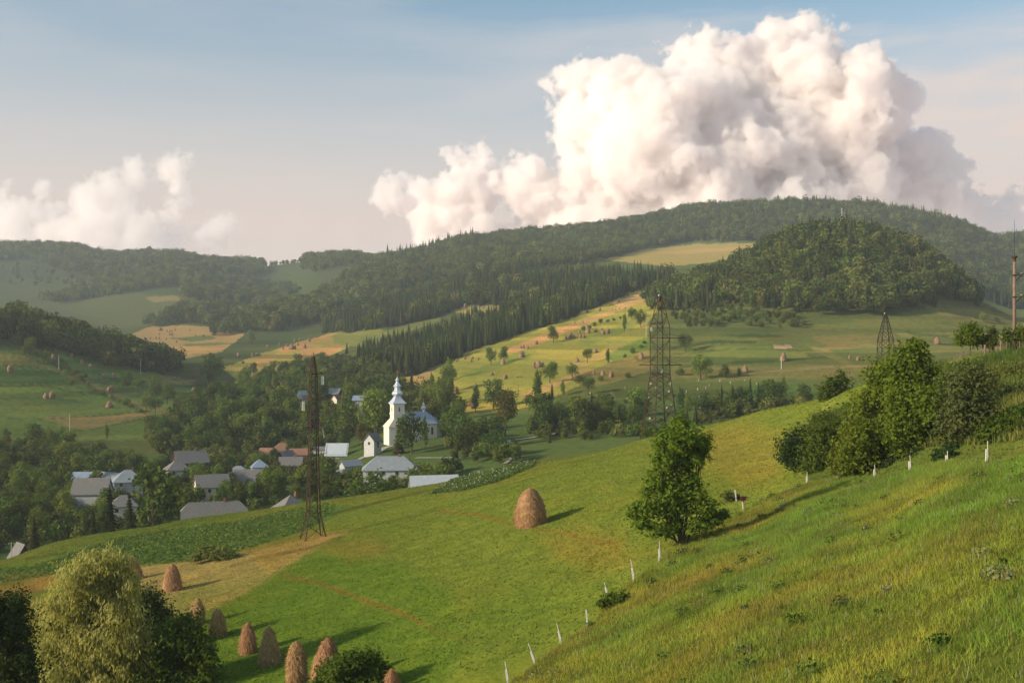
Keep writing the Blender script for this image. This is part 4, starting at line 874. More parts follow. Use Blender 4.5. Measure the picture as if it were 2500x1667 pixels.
# ------------------------------------------------------------------ post line
POSTS = [((1168,1571),(1158,1518),'lowest leaning whitewashed fence post at the bottom edge of the meadow'),((1231,1527),(1212,1477),'strongly leaning fence post, second up from the bottom edge'),((1290,1478),(1277,1431),'leaning split fence post below the stubby single one'),
 ((1350,1436),(1346,1400),'short stubby upright fence post, alone without a visible stake'),((1396,1368),(1386,1337),'thin leaning fence post standing in dark weeds'),((1457,1335),(1447,1284),'tall leaning fence post with a stake, in open grass below the leafy tree'),
 ((1514,1291),(1513,1241),'upright white fence post just left of the leafy tree foot'),((1563,1247),(1562,1212),'fence post hidden under the leafy tree beside its trunk'),((1692,1151),(1688,1125),'leaning white fence post beside the dark red box'),
 ((1707,1173),(1705,1136),'fence post that carries the dark red box'),((1853,1111),(1852,1083),'first fence post right of the red box, before the dark shrub'),((1923,1098),(1922,1068),'white fence post before the shrubs, second right of the red box'),
 ((2008,1097),(2007,1066),'white fence post beside the thick tree trunk'),((2089,1082),(2088,1045),'white fence post before the twin pale trunks'),((2173,1062),(2174,1035),'short white fence post in deep shade under the big trees'),((2265,1062),(2266,1013),'tallest white fence post, out in the shaded grass at the right')]
for i, ((x0, y0), (x1, y1), lb) in enumerate(POSTS):
    p = hit(x0, y0, 20); m = p.y / F; root = empty('fence_post', p); tag(root, lb, 'fence post', 'whitewashed posts of the old fence line')
    h = (y0 - y1) * m; lx = (x1 - x0) * m; hs = h * (.62 if i not in (3, 8) else 1.)
    Mt = Matrix.Translation((0, 0, 0)); sl = lx / h
    s = MB().tube([(-.15 * sl, 0, -.4), (hs * sl, rnd.uniform(-.04, .04), hs)], [.095, .08], 4); s.obj('post_stub', M['post'], root)
    if i not in (3, 8): MB().tube([(.09 + .3 * h * sl, -.06, h * .25), (.06 + h * sl, -.04, h)], [.05, .04], 5).obj('stake', M['grey_post'] if i not in (9,) else M['wood'], root)
p = hit(1707, 1173, 20); m = p.y / F
root = empty('box', p + Vector((-.02, -.16, 1.05))); tag(root, 'dark red box fixed to a fence post by the meadow', 'box')
MB().box((-.30, -.1, 0), (-.02, .1, .42)).obj('box_body', M['red'], root); MB().box((.06, -.1, .05), (.28, .1, .46)).obj('box_body', M['red'], root); MB().box((-.33, -.12, .43), (-.0, .12, .46)).obj('lid', M['darksteel'], root)
# garden fence on the right crest
root = empty('wire_fence', (0, 0, 0)); pts = []
for x in (2190, 2207, 2262, 2299, 2313, 2343, 2372, 2405):
    q = at(x, 812, 150 - (x - 2200) * .02); q.z = gz(q.x, q.y); pts.append((x, q))
o_ = pts[0][1].copy(); root.location = o_; tag(root, 'rough wooden post and wire fence on the right crest by the power pole', 'fence')
for x, q in pts:
    thick = x in (2299, 2262); v = q - o_; MB().tube([v + Vector((0, 0, -.4)), v + Vector((rnd.uniform(-.08, .08), 0, 1.5 if thick else 1.25))], [.16 if thick else .075, .14 if thick else .06], 6).obj('post', M['concrete'] if thick else M['wood'], root)
rl = MB()
for (xa, a), (xb, b) in zip(pts[:-1], pts[1:]):
    for zz in (.25, .55, .85, 1.1): rl.tube([a - o_ + Vector((0, -.05, zz)), b - o_ + Vector((0, -.05, zz + .03))], .014, 4)
    n_ = 5
    for i in range(1, n_):
        c = a.lerp(b, i / n_) - o_; rl.tube([c + Vector((0, -.06, .05)), c + Vector((rnd.uniform(-.05, .05), -.06, rnd.uniform(.95, 1.2)))], .022, 4)
rl.obj('wire_and_pales', M['wood'], root)

# ------------------------------------------------------------------ haystacks
def hay_mesh(name, prof, seed, n=26, straw=0, mat='hay'):
    """prof: (radius, height); with loose straws for near ones"""
    rng = np.random.default_rng(seed); zs = np.array([p[1] for p in prof]); rs = np.array([p[0] for p in prof]); m = 18
    zz = np.linspace(zs[0], zs[-1], m); rr = np.interp(zz, zs, rs); V = []
    for i in range(m):
        t = np.arange(n) / n * 6.283; q = rr[i] * (1 + .10 * np.sin(t * 2 + seed + i * .16) + .08 * np.sin(t * 3 + i * .15 + seed * 2) + rng.normal(0, .04, n)); V.append(np.c_[q * np.cos(t), q * np.sin(t), zz[i] + rng.normal(0, .01, n)])
    V = np.concatenate(V); i, j = np.meshgrid(np.arange(m - 1), np.arange(n), indexing='ij')
    fc = np.stack([i * n + j, i * n + (j + 1) % n, (i + 1) * n + (j + 1) % n, (i + 1) * n + j], -1).reshape(-1, 4); nb = len(fc); tint = np.full(nb, .35)
    if straw:
        k = straw; t = rng.uniform(0, 6.283, k); z = zs[0] + (zs[-1] - zs[0]) * rng.random(k) ** 1.15; q = np.interp(z, zs, rs) * (1 + .10 * np.sin(t * 2 + seed + (z - zs[0]) / (zs[-1] - zs[0]) * 2.7)) * 1.02
        d = np.c_[np.cos(t), np.sin(t), np.zeros(k)]; C = np.c_[q * d[:, 0], q * d[:, 1], z]
        L = np.c_[d[:, 0] * .3, d[:, 1] * .3, -np.ones(k)] + rng.normal(0, .38, (k, 3)); L /= np.linalg.norm(L, axis=1, keepdims=True); side = np.cross(d, L); side /= np.linalg.norm(side, axis=1, keepdims=True)
        ln = rng.uniform(.15, .5, (k, 1)); wd = rng.uniform(.010, .03, (k, 1)); off = d * rng.uniform(0, .10, (k, 1))
        S = np.stack([C + off - side * wd, C + off + side * wd, C + d * .05 + L * ln + side * wd * .3, C + d * .05 + L * ln - side * wd * .3], 1).reshape(-1, 3)
        fc = np.concatenate([fc, np.arange(k * 4).reshape(-1, 4) + len(V)]); V = np.concatenate([V, S]); tint = np.concatenate([tint, np.clip(rng.normal(.5, .42, k), 0, 1)])
    me = mesh_np(name, V, fc, M[mat], tint, smooth=True)
    if straw:
        me.materials.append(M['straw']); me.polygons.foreach_set('material_index', np.r_[np.zeros(nb), np.ones(len(fc) - nb)].astype(np.int32))
    return me
CONE = [(.42, 0), (.5, .06), (.47, .25), (.36, .55), (.24, .8), (.14, .94), (.03, 1.)]
SLIM = [(.38, 0), (.5, .12), (.52, .35), (.46, .6), (.33, .8), (.2, .93), (.04, 1.)]
DOME = [(.41, 0), (.49, .12), (.5, .38), (.455, .58), (.33, .78), (.2, .92), (.11, .98), (.02, 1.)]
def near_hay(x, y0, y1, wpx, shape, label, lean=0., Y=None, pole_=False, straw=5200, seed=1):
    p = hit(x, y0, 60) if Y is None else at(x, y0, Y); m = p.y / F; h = (y0 - y1) * m * 1.0; w = wpx * m
    me = hay_mesh('haystack', [(r * w, z * h) for r, z in shape], seed, straw=straw)
    if lean: me.transform(Matrix.Shear('XY', 4, (lean, 0)) if False else Matrix(((1, 0, lean, 0), (0, 1, 0, 0), (0, 0, 1, 0), (0, 0, 0, 1))))
    o = link('haystack', me, None, p - Vector((0, 0, .08))); tag(o, label, 'haystack', 'haystacks on the near slope')
    if pole_: MB().tube([(0, 0, h * .9), (.02, 0, h * 1.16)], [.035, .02], 5).obj('pole', M['wood'], o)
    return o
near_hay(1218, 1207, 1119, 71, DOME, 'largest bell shaped haystack, alone on the open green slope with its pole tip', pole_=True, straw=9000, seed=3)
near_hay(396, 1355, 1294, 44, CONE, 'conical haystack standing clear on the mown yellow ground', straw=4200, seed=4)
near_hay(316, 1330, 1278, 25, SLIM, 'narrow leaning haystack half behind the pale willow', lean=-.3, straw=3000, seed=5)
near_hay(454, 1432, 1371, 26, SLIM, 'dark slim haystack at the corner of the yellow ground, half behind a bush', straw=3600, seed=6)
near_hay(501, 1461, 1395, 30, SLIM, 'slim haystack right of the bush, second of the row across lush grass', lean=-.02, straw=4200, seed=7)
near_hay(569.5, 1500, 1428, 31, SLIM, 'slim upright haystack in the middle of the row across lush grass', straw=4200, seed=8)
near_hay(620, 1525, 1438, 44, CONE if False else [(.36, 0), (.5, .1), (.5, .3), (.4, .58), (.26, .78), (.18, .92), (.05, 1.)], 'stout haystack with a pale narrow top in the row across lush grass', lean=-.03, straw=5200, seed=9)
near_hay(682, 1567, 1470, 43, SLIM, 'tall haystack near the bottom edge, left of the bright sunlit one', straw=5600, seed=10)
near_hay(748, 1585, 1461, 66, [(.5, 0), (.5, .3), (.42, .5), (.3, .72), (.17, .9), (.04, 1.)], 'bright sunlit haystack partly behind the bush at the bottom edge', lean=.05, straw=7000, seed=11)
near_hay(900, 1592, 1532, 34, CONE, 'haystack showing only its tip right of the bottom bush', straw=1500, seed=12)
FARHAY = []
def far_hay(lst, label, group, ymin, wide=.72, sx=.3401, ox=752.6, oy=423.4):
    for t in lst:
        cx, cy, hpx = t[:3]; x, y = ox + cx * sx, oy + cy * sx; p = hit(x, y, ymin); m = p.y / F; h = hpx * sx * m * 1.12
        wd = (t[3] * sx * m if len(t) > 3 else h * wide)
        var = rnd.randrange(4)
        o = link('haystack', FARME[var], None, p - Vector((0, 0, .1)), rnd.uniform(0, 6.28), (wd, wd, h)); tag(o, label, 'haystack', group); FARHAY.append(o)
FARME = [hay_mesh('haystack', s, 30 + i, 14, mat='hay_far') for i, s in enumerate((DOME, CONE, SLIM, DOME))]
G = 'small haystacks dotted over the distant fields'
far_hay([(1410,1080,25),(1640,1045,40,30),(1660,1042,28),(1610,1047,25),(1708,1040,32),(1730,1042,25),(1757,1005,40),(1700,1010,25),(1810,998,28),(1850,1000,28),(1860,1015,28),(1893,1010,35)], 'small brown haystack in the loose row right of the round field tree', G, 430)
far_hay([(1310,1170,42,45),(1350,1112,25),(1322,1108,25),(1305,1108,20),(1185,1215,40,35)], 'small haystack on the sunlit field near the pair of field trees', G, 430)
far_hay([(1722,938,20),(1668,940,15),(1693,870,22),(1752,865,20),(1838,855,25),(1965,798,20),(1998,750,15),(2030,752,18),(2088,748,15),(2107,755,18),(2153,752,30),(1925,850,10),(1945,848,12),(1972,846,12),(2010,840,12)], 'tiny haystack high up the sunlit field along the spruce wood', G, 430)
far_hay([(1395,1238,35),(1425,1238,45),(1452,1230,32)], 'haystack in the tight trio before a leafy clump on the field', G, 430)
far_hay([(870,1198,22),(928,1182,20),(970,1200,22),(978,1180,18),(1018,1185,15)], 'tiny pinkish haystack at the lower corner of the spruce wood', G, 430)
far_hay([(1108,1290,22,28),(1200,1315,32,32),(1280,1305,12),(1305,1305,15)], 'low rounded haystack in the middle of the sunlit field above dark trees', G, 430)
far_hay([(868,1418,50,36)], 'grey brown haystack alone on the grass just right of the church', G, 400)
far_hay([(1683,1200,35,35),(1808,1140,28,32)], 'squat pale haystack beside the small round trees of the field', G, 430)
far_hay([(2118,1180,42,36)], 'pink brown haystack alone on bright grass left of the broad pylon', G, 430)
far_hay([(1858,1290,35),(1915,1303,40),(1797,1285,30)], 'faded pink haystack on the shaded brown lower field', G, 430)
far_hay([(610,1310,18),(628,1310,18),(645,1310,15)], 'tiny haystack in the huddle on a bit of yellow field above the church', G, 430)
far_hay([(988,838,20),(930,830,25),(1050,838,20),(1140,840,15)], 'tiny haystack on the little clearing inside the spruce woods', G, 700)
L1 = dict(ox=0., oy=517.4)
far_hay([(68,990,45)], 'pink haystack on the top strip of the left hill', G, 430, **L1)
far_hay([(310,1172,40),(352,1168,45)], 'haystack of the touching pair on the left hill strips', G, 430, **L1)
far_hay([(738,1230,42,48)], 'wide haystack low on the left hill before the hedge trees', G, 430, **L1)
far_hay([(747,1120,35),(757,1118,35),(735,1120,28)], 'haystack in the tight group beside the left hill hedge', G, 430, **L1)
far_hay([(1240,1270,42),(1222,1272,35)], 'haystack of the pair at the foot of the left hill by slender trees', G, 430, **L1)
far_hay([(1307,1125,30),(1238,1085,28),(1308,1075,28),(1410,1085,28),(1180,1048,25),(1207,1045,25),(1315,1030,22)], 'small pinkish haystack on the shaded meadow right of the hedge trees', G, 430, **L1)
far_hay([(703,1032,35),(768,1032,35),(557,1050,35),(803,945,42),(838,945,38),(485,895,30),(555,935,30),(612,965,28),(705,900,25),(358,905,35),(620,905,25)], 'small pinkish haystack on the green slope under the left crest wood', G, 430, **L1)
far_hay([(1080,712,22),(1093,710,15),(1128,720,15),(1145,720,15),(1157,720,15),(1183,712,12),(1075,740,15),(1147,742,18),(1160,745,18),(1320,750,15),(1372,755,18),(1012,768,15),(1052,768,15),(1075,770,15),(1122,772,15),(1207,772,14),(1250,772,14),(1190,793,15),(1000,782,12),(1280,712,12)], 'tiny dark haystack on the farthest yellow field', G, 850, **L1)
far_hay([(1910,840,20),(1935,818,18),(1955,838,22),(1970,838,35),(1992,838,25),(2010,812,20),(1990,785,18),(2025,775,16),(2057,830,30),(2088,785,25),(2098,750,10),(1705,885,25),(1735,882,22),(1753,880,20),(1610,880,25),(1890,808,16),(1805,825,18),(1660,990,32)], 'tiny dark haystack on the yellow field behind the slim pylon tip', G, 640, **L1)
L3 = dict(ox=1505.3, oy=423.4, sx=.36)
far_hay([(573,1200,45)], 'pointed pink haystack beside a small dark bush on the right hillside', G, 430, **L3)
far_hay([(1240,1112,25),(1293,1125,28)], 'tiny haystack by the hillside track below the dark pylon', G, 430, **L3)
far_hay([(1797,1020,42)], 'pinkish haystack far right on the hillside between pylon and small trees', G, 430, **L3)
far_hay([(817,1125,52,42)], 'pale haystack with a pointed cap standing behind a white pole', G, 430, **L3)

# ------------------------------------------------------------------ graveyard
gm = MB().box((-.09, -.07, -.3), (.09, .07, 1.5)).box((-.42, -.06, .92), (.42, .06, 1.1)).mesh('grave_cross', M['grave'])
gs = MB().box((-.35, -.1, -.3), (.35, .1, .75)).box((-.42, -.5, -.3), (.42, .5, .14)).mesh('grave_slab', M['grave'])
cnt = 0
while cnt < 46:
    x, y = rnd.uniform(1330, 1840), rnd.uniform(872, 985)
    if not bool(in_poly(np.array([x]), np.array([y]), [(1335,905),(1480,880),(1800,868),(1835,915),(1600,965),(1500,990),(1400,985)])[0]): continue
    p = hit(x, y, 262)
    o = link('grave_cross' if cnt % 3 else 'gravestone', gm if cnt % 3 else gs, None, p, rnd.uniform(-.5, .5), rnd.uniform(.55, .9)); cnt += 1
    tag(o, 'small pale cross in the overgrown graveyard behind the broad pylon' if cnt % 3 != 1 else 'low pale gravestone in the overgrown graveyard behind the broad pylon', 'grave cross' if cnt % 3 != 1 else 'gravestone', 'graves in the overgrown graveyard')

# ------------------------------------------------------------------ trees of the valley and the fields
def shows(x, y, hpx, Y, wide=.3):
    for x0, y0, x1, y1, gy in GUARD:
        if Y < gy + 3:
            ox = min(x + hpx * wide, x1) - max(x - hpx * wide, x0); oy = min(y, y1) - max(y - hpx, y0)
            if ox > 0 and oy > 0 and ox * oy > .24 * (x1 - x0) * (y1 - y0): return False
    return True
def tree_at(kind, x, y, hpx, label, ymin=245, group=None, var=None, wide=1., Y=None):
    if Y is None: p = hit(x, y, ymin)
    else: p = at(x, y, Y); p.z = gz(p.x, p.y); hpx = hpx + (CY - F * p.z / Y - y)
    return tree(kind, p - Vector((0, 0, .1)), hpx * p.y / F, label, group, var, wide)
ONE = [ # trees that can be pointed at
 ('dark',352,1212,158,'big dark poplar shaped tree standing among the village roofs',262,.78),('spruce',252,1200,88,'dark pointed spruce in front of the beige house, left of a smaller one',262,1.1),('spruce',297,1200,72,'smaller dark spruce between the tall dark tree and the bigger spruce',262,1.1),
 ('spruce',214,1232,66,'light green young spruce close behind the grass crest',250,1.),('spruce',78,1262,84,'yellowish green spruce behind the crest at the far left',240,1.),
 ('gold',832,1030,60,'golden leaved tree left of the small white gabled hut',None,.85),('spruce',916,1030,72,'dark pointed spruce right in front of the church tower',392,1.),('dark',945,1037,104,'wide dark tree that hides the middle of the church',388,.85),('tall',976,1018,66,'slender dark tree before the church apse',398,.9),
 ('broad',862,1012,124,'tall green tree directly left of the church tower',436,.85),('gold',1160,1003,110,'tall yellowish leaved tree on the slope right of the church',None,.85),('dark',1133,940,76,'dark egg shaped tree before the sunlit field',None,.85),
 ('dark',1055,963,54,'dark pointed little tree on the grass right of the church cupola',None,.75),('broad',1271,788,40,'round tree alone in the upper sunlit field',None,1.05),('broad',1128,838,42,'left one of the pair of field trees',None,.9),('broad',1156,833,38,'right one of the pair of field trees',None,1.),
 ('tall',1033,874,56,'tall slim tree at the lower corner of the spruce wood',None,1.3),('broad',1349,833,33,'round small tree on the lower sunlit field',None,1.),('tall',1396,836,37,'thin young tree beside the round small field tree',None,1.),
 ('broad',1263,880,50,'leafy clump behind the trio of haystacks',None,1.1),('tall',1235,940,96,'tall thin leaning tree standing in front of the leafy clump',None,.8),('broad',1315,868,38,'bushy tree above the brown lower field, right of the leafy clump',None,1.1),
 ('tall',1293,908,36,'small thin crooked tree under the brown lower field',None,1.2),('broad',1351,908,44,'round green tree at the edge of the graveyard',None,1.),('tall',1092,946,66,'thin tree beside the narrow brick shed',None,1.),
 ('spruce',1262,990,92,'dark spruce with a pointed tip above the stone path',None,1.2),('tall',1434,762,44,'thin tree at the top of the sunlit field near the knoll',None,.8),('broad',1452,735,30,'round tree on the hedge at the top of the sunlit field',None,1.),('broad',1472,752,44,'leafy tree where the hedge meets the knoll wood',None,.9),
 ('broad',1610,872,64,'rounded dark tree on the hillside right of the broad pylon',None,1.05),('bush',1666,867,34,'round dark bush right of the rounded hillside tree',None,.6),('bush',1698,864,22,'little dark bush touching the pointed haystack',None,.4),
 ('broad',1574,808,46,'dark tree behind the arm of the broad pylon',None,1.),('bush',2259,738,27,'round dark bush alone on the far right pasture',None,.55),('bush',2290,740,14,'tiny bush beside the round one on the far right pasture',None,.7),
 ('dark',71,829,60,'tall dark hedge tree on the left hill',None,.8),('bush',102,836,32,'dark bush right of the tall hedge tree on the left hill',None,.6),('dark',289,899,52,'left tree of the dark hedge group on the left hill',None,.9),('dark',360,921,62,'tallest tree of the dark hedge group on the left hill',None,.8),
 ('dark',384,928,52,'right tree of the dark hedge group on the left hill',None,.9),('broad',318,904,36,'lighter low tree inside the dark hedge group on the left hill',None,1.2),('broad',337,944,46,'light green tree below the dark hedge group',None,.9),('broad',357,951,42,'roundish tree low on the left hill beside haystacks',None,1.1),
 ('tall',408,985,60,'dark slim tree near the haystack pair at the hill foot',None,.6),('tall',435,1012,34,'short slim dark tree at the foot of the left hill',None,.6),('dark',364,857,60,'dark tree at the right end of the left crest wood',None,1.),('dark',480,888,78,'broad dark tree where the left hill runs out',None,1.05),
 ('broad',575,788,30,'hazy lone tree on the green dip between the yellow fields',None,1.),('broad',960,737,28,'pale lone tree on the strip between the spruce woods',None,.9),('bush',1009,1112,64,'bright rounded bush right of the white house below the church',300,.55),
 ('broad',119,1052,72,'tall loose tree at the foot of the left hill',None,.9),('tall',245,1010,40,'thin dark tree on the lower left slope',None,.9),
 ('broad',430,1165,52,'yellowish round tree left of the cream walled house',300,1.),
]
for kind, x, y, hp_, lb, yy, wd in ONE: tree_at(kind, x, y, hp_, lb, 245, None, None, wd, yy)
CL = [ # base polygon, number, kinds, heights (m), label
 ([(0,1005),(150,1030),(330,1085),(340,1112),(0,1112)], 30, ('broad', 'dark', 'dark', 'broad'), (6, 10.5), 'dark leafy tree on the shaded foot of the left hill', 250),
 ([(0,1120),(240,1160),(420,1180),(400,1210),(150,1240),(0,1270)], 26, ('broad', 'dark', 'broad'), (7, 11.5), 'leafy tree in the lower left village gardens behind the crest', 250),
 ([(440,1110),(560,1130),(700,1095),(700,1150),(460,1185)], 24, ('broad', 'dark', 'broad'), (5, 8.5), 'garden tree between the village roofs left of the slim pylon', 250),
 ([(440,925),(560,895),(700,880),(820,895),(880,930),(860,1000),(700,1015),(450,1055)], 84, ('dark', 'broad', 'dark', 'tall', 'broad'), (9, 15.5), 'tall dark tree in the dense valley wood behind the village', 380),
 ([(500,1040),(640,1000),(760,1010),(840,1030),(760,1075),(640,1100),(540,1060)], 22, ('dark', 'broad'), (5, 9), 'tree among the upper village houses', 300),
 ([(330,1000),(470,1010),(560,1060),(380,1045)], 12, ('dark', 'tall', 'broad'), (6, 11), 'tree on the lower right skirt of the left hill', 300),
 ([(1015,985),(1090,1000),(1180,1045),(1170,1062),(1040,1045)], 13, ('dark', 'dark', 'broad'), (9, 14), 'dark tree in the grove right of the church', 300),
 ([(790,930),(885,945),(890,985),(800,985)], 9, ('broad', 'dark'), (11, 15), 'tree in the grove behind and left of the church', 428),
 ([(1000,900),(1040,890),(1075,935),(1030,960),(960,940)], 9, ('tall', 'broad'), (10, 15), 'tall loose tree in the line behind the church', 440),
 ([(720,1085),(860,1100),(1000,1085),(1080,1090),(940,1112),(740,1135)], 17, ('broad', 'broad', 'bush'), (4, 6.5), 'bushy tree below the white house near the crest', 262),
 ([(1190,955),(1330,940),(1480,960),(1480,1000),(1240,1005)], 26, ('dark', 'broad', 'spruce'), (8, 13), 'tree in the dark thicket under the graveyard', 280),
 ([(1560,952),(1840,918),(1850,940),(1600,972)], 24, ('tall', 'spruce', 'dark'), (8, 12.5), 'tall narrow tree in the row behind the right grass crest', 262),
 ([(560,855),(680,840),(840,815),(940,850),(860,880),(600,890)], 26, ('broad', 'dark', 'broad'), (7, 11), 'tree on the wooded rise beneath the yellow fields', 520),
 ([(770,795),(850,810),(900,880),(960,880),(960,900),(850,860)], 10, ('broad', 'spruce'), (7, 12), 'tree scattered along the lower edge of the spruce wood', 560),
]
for poly, n, kinds, (h0, h1), lb, ymin in CL:
    xs = [p[0] for p in poly]; ys = [p[1] for p in poly]; k_ = 0; tries = 0
    while k_ < n and tries < n * 40:
        tries += 1; x, y = rnd.uniform(min(xs), max(xs)), rnd.uniform(min(ys), max(ys))
        if not bool(in_poly(np.array([x]), np.array([y]), poly)[0]): continue
        p = hit(x, y, ymin); h = rnd.uniform(h0, h1); kind = kinds[k_ % len(kinds)]; h *= .55 if kind == 'bush' else 1
        if not shows(x, y, h * F / p.y, p.y): continue
        tree(kind, p - Vector((0, 0, .2)), h, lb, lb.split(' in ')[0] + 's of the valley' if False else 'trees of the valley', None, rnd.uniform(.8, 1.15)); k_ += 1
for x, y, h_, lb in ((852,1118,44,'leafy bush covering the left corner of the white house below the church'),(908,1116,28,'small round bush before the middle window of the white house'),(952,1118,46,'leafy bush between the white house and the white tin shed'),(1040,1112,34,'low bush at the upper end of the white tin shed roof')):
    tree_at('broad' if h_ > 40 else 'bush', x, y, h_, lb, 245, None, None, 1.3 if h_ > 40 else .6, 285)
BUSH = [((80,812),(110,828),(135,842),(186,874),(201,884),(286,931),(301,937),(321,945),(150,863),(170,862),(163,886),(215,901),(236,907),(255,916),(272,923),(196,868)), ((1340,760),(1352,756),(1365,750),(1380,742),(1395,740),(1410,737),(1424,733)), ((1600,735),(1625,742),(1650,745),(1690,735),(1722,748),(1750,752),(1790,752),(1820,750),(1845,748),(1640,725)),
        ((774,820),(790,850),(802,843),(622,856),(558,836),(640,838),(720,838)), ((1480,790),(1470,800),(1452,812),(1435,822)), ((1330,880),(1380,875),(1440,868),(1500,862),(1560,862))]
BL = ['dark bush in the hedge across the left hill', 'bush in the hedge running up the sunlit field', 'bush at the foot of the knoll wood', 'bush at the lower edge of the yellow fields', 'weedy bush on the bank left of the broad pylon', 'low bush along the upper graveyard edge']
for lst, lb in zip(BUSH, BL):
    for x, y in lst:
        p = hit(x, y, 430); tree('bush', p - Vector((0, 0, .1)), rnd.uniform(2.2, 4.2), lb, 'bushes on the field edges', None, rnd.uniform(.7, 1.1))

# ------------------------------------------------------------------ plants of the near slope
def near_plant(name, label, cat, base, blobs, mat, leaf, count, stems, Y=None, droop=0., hollow=.35, depth=.7, seed=1, spread=.3, ymin=15, bark='bark', asp=1.35, part='crown', fuzz=.16):
    """blobs (x, y, r[, ry]) on the survey frame at the distance of the foot; stems: lists of frame points + foot radius"""
    p = hit(base[0], base[1], ymin) if Y is None else at(base[0], base[1], Y)
    if Y is not None: p.z = min(p.z, gz(p.x, p.y))
    m = p.y / F; bx, by = px(p.x, p.y, p.z); r = random.Random(seed); B = []
    for q in blobs:
        x, y, rr = q[:3]; ry = q[3] if len(q) > 3 else rr
        B.append(((x - bx) * m, r.uniform(-depth, depth) * rr * m, (by - y) * m, rr * m, rr * m, ry * m))
    root = empty(name, p); tag(root, label, cat)
    zlow = .02 if min(q[1] + q[2] for q in blobs) > 0 else None
    link(part, crown_mesh(part, B, count, leaf, mat, seed, hollow=hollow, droop=droop, spread=spread, asp=asp, zmin=.05, fuzz=fuzz), root)
    mb = MB()
    for pts, r0 in stems:
        n = len(pts); L = [Vector(((x - bx) * m, r.uniform(-.2, .2) if i else 0, (by - y) * m)) for i, (x, y) in enumerate(pts)]
        L[0].z = min(L[0].z, 0) - .3; mb.tube(L, [r0 * (1 - .8 * i / (n - 1)) for i in range(n)], 8)
    for b in B:
        s0 = min(stems, key=lambda s: abs((s[0][-1][0] - bx) * m - b[0])); k = s0[0][len(s0[0]) // 2]; a = Vector(((k[0] - bx) * m, 0, (by - k[1]) * m))
        if a.z > b[2] - .1: a = Vector(((s0[0][0][0] - bx) * m, 0, .1))
        e = Vector(b[:3]); c = a.lerp(e, .55) + Vector((0, 0, (e.z - a.z) * .1)); rr = s0[1] * .45; mb.tube([a, c, e + (e - a) * .15], [rr, rr * .6, rr * .15], 6)
        for _ in range(4):
            t = Vector((r.gauss(0, 1), r.gauss(0, 1), r.gauss(.3, 1))).normalized(); mb.tube([c.lerp(e, r.random()), e + Vector((t.x * b[3], t.y * b[3], t.z * b[5])) * .85], [rr * .25, rr * .05], 4)
    mb.obj('trunk' if cat == 'tree' else 'stem', M[bark], root)
    return root
near_plant('leafy_tree', 'leafy many stemmed tree standing on the post line in the open meadow', 'tree', (1563, 1250),
           [(1556,1000,40,34),(1600,1012,24,24),(1527,1012,26,28),(1560,970,24,16),(1520,1058,30,30),(1572,1055,40,42),(1612,1040,18,22),(1505,1105,28,26),(1550,1115,36,34),(1592,1105,22,26),(1488,1160,26,22),(1530,1165,34,26),(1575,1165,26,22),(1615,1160,28,18),(1640,1190,28,20),(1600,1205,30,16),(1475,1200,26,16),(1515,1215,30,16),(1456,1185,16,10),(1550,1205,26,18),(1665,1180,14,10),(1490,1128,18,16),(1460,1165,18,12),(1540,1135,30,24),(1618,1020,20,26),(1592,1135,28,24)],
           M['leaf_near'], .13, 18000, [([(1563,1250),(1560,1190),(1552,1120),(1545,1040)], .2), ([(1566,1250),(1580,1170),(1600,1110),(1612,1050)], .14), ([(1570,1250),(1598,1200),(1620,1160)], .12), ([(1560,1248),(1530,1190),(1500,1130)], .12)], seed=21, hollow=.12, fuzz=.2, spread=.4)
near_plant('big_tree', 'left tree of the big dark clump, its brown trunk behind a post', 'tree', (2028, 1084), [(2005,950,52),(2040,905,58),(1970,1000,46),(2020,1015,62),(1950,1045,36),(2050,985,56),(2030,860,44),(1995,1055,46,28),(2060,1040,46,28),(1985,915,30)],
           M['leaf_near'], .14, 13000, [([(2028,1084),(2027,1030),(2030,960),(2035,900)], .16)], Y=112, seed=22)
near_plant('big_tree', 'tallest bright topped tree of the big clump, with twin pale trunks', 'tree', (2100, 1072), [(2080,870,60,50),(2130,880,56),(2095,825,46,38),(2095,930,72,54),(2155,950,54),(2070,985,50),(2130,1000,64,42),(2175,1000,40,30),(2100,795,24,18),(2060,905,36),(2160,905,30)],
           M['leaf_near'], .15, 17000, [([(2092,1072),(2090,1000),(2085,930),(2090,860)], .15), ([(2108,1072),(2112,1010),(2125,930)], .13)], Y=108, seed=23)
near_plant('dry_tree', 'thin dark half bare tree at the right end of the big clump', 'tree', (2246, 1062), [(2215,890,52),(2255,930,48),(2225,950,56),(2195,985,46),(2258,985,40),(2245,870,38),(2190,930,42)],
           M['leaf_dry'], .12, 8500, [([(2246,1062),(2244,1010),(2236,950),(2226,880)], .12), ([(2246,1050),(2262,985),(2258,930)], .08), ([(2246,1045),(2215,1005),(2200,960)], .07)], Y=98, seed=24, hollow=.2)
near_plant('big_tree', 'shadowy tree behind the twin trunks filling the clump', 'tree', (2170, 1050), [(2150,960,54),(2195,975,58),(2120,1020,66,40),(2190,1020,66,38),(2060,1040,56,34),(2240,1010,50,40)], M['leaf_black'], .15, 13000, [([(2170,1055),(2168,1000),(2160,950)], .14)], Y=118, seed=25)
near_plant('bush', 'bush with spiky twigs on the crest left of the big clump', 'bush', (1912, 930), [(1925,890,34,32),(1900,905,26,24),(1940,915,28,20),(1935,872,14,22),(1905,882,12,18)], M['leaf_neard'], .15, 5200, [([(1912,930),(1918,900),(1930,870)], .06), ([(1912,930),(1900,895),(1893,868)], .04)], Y=184, seed=26, part='foliage')
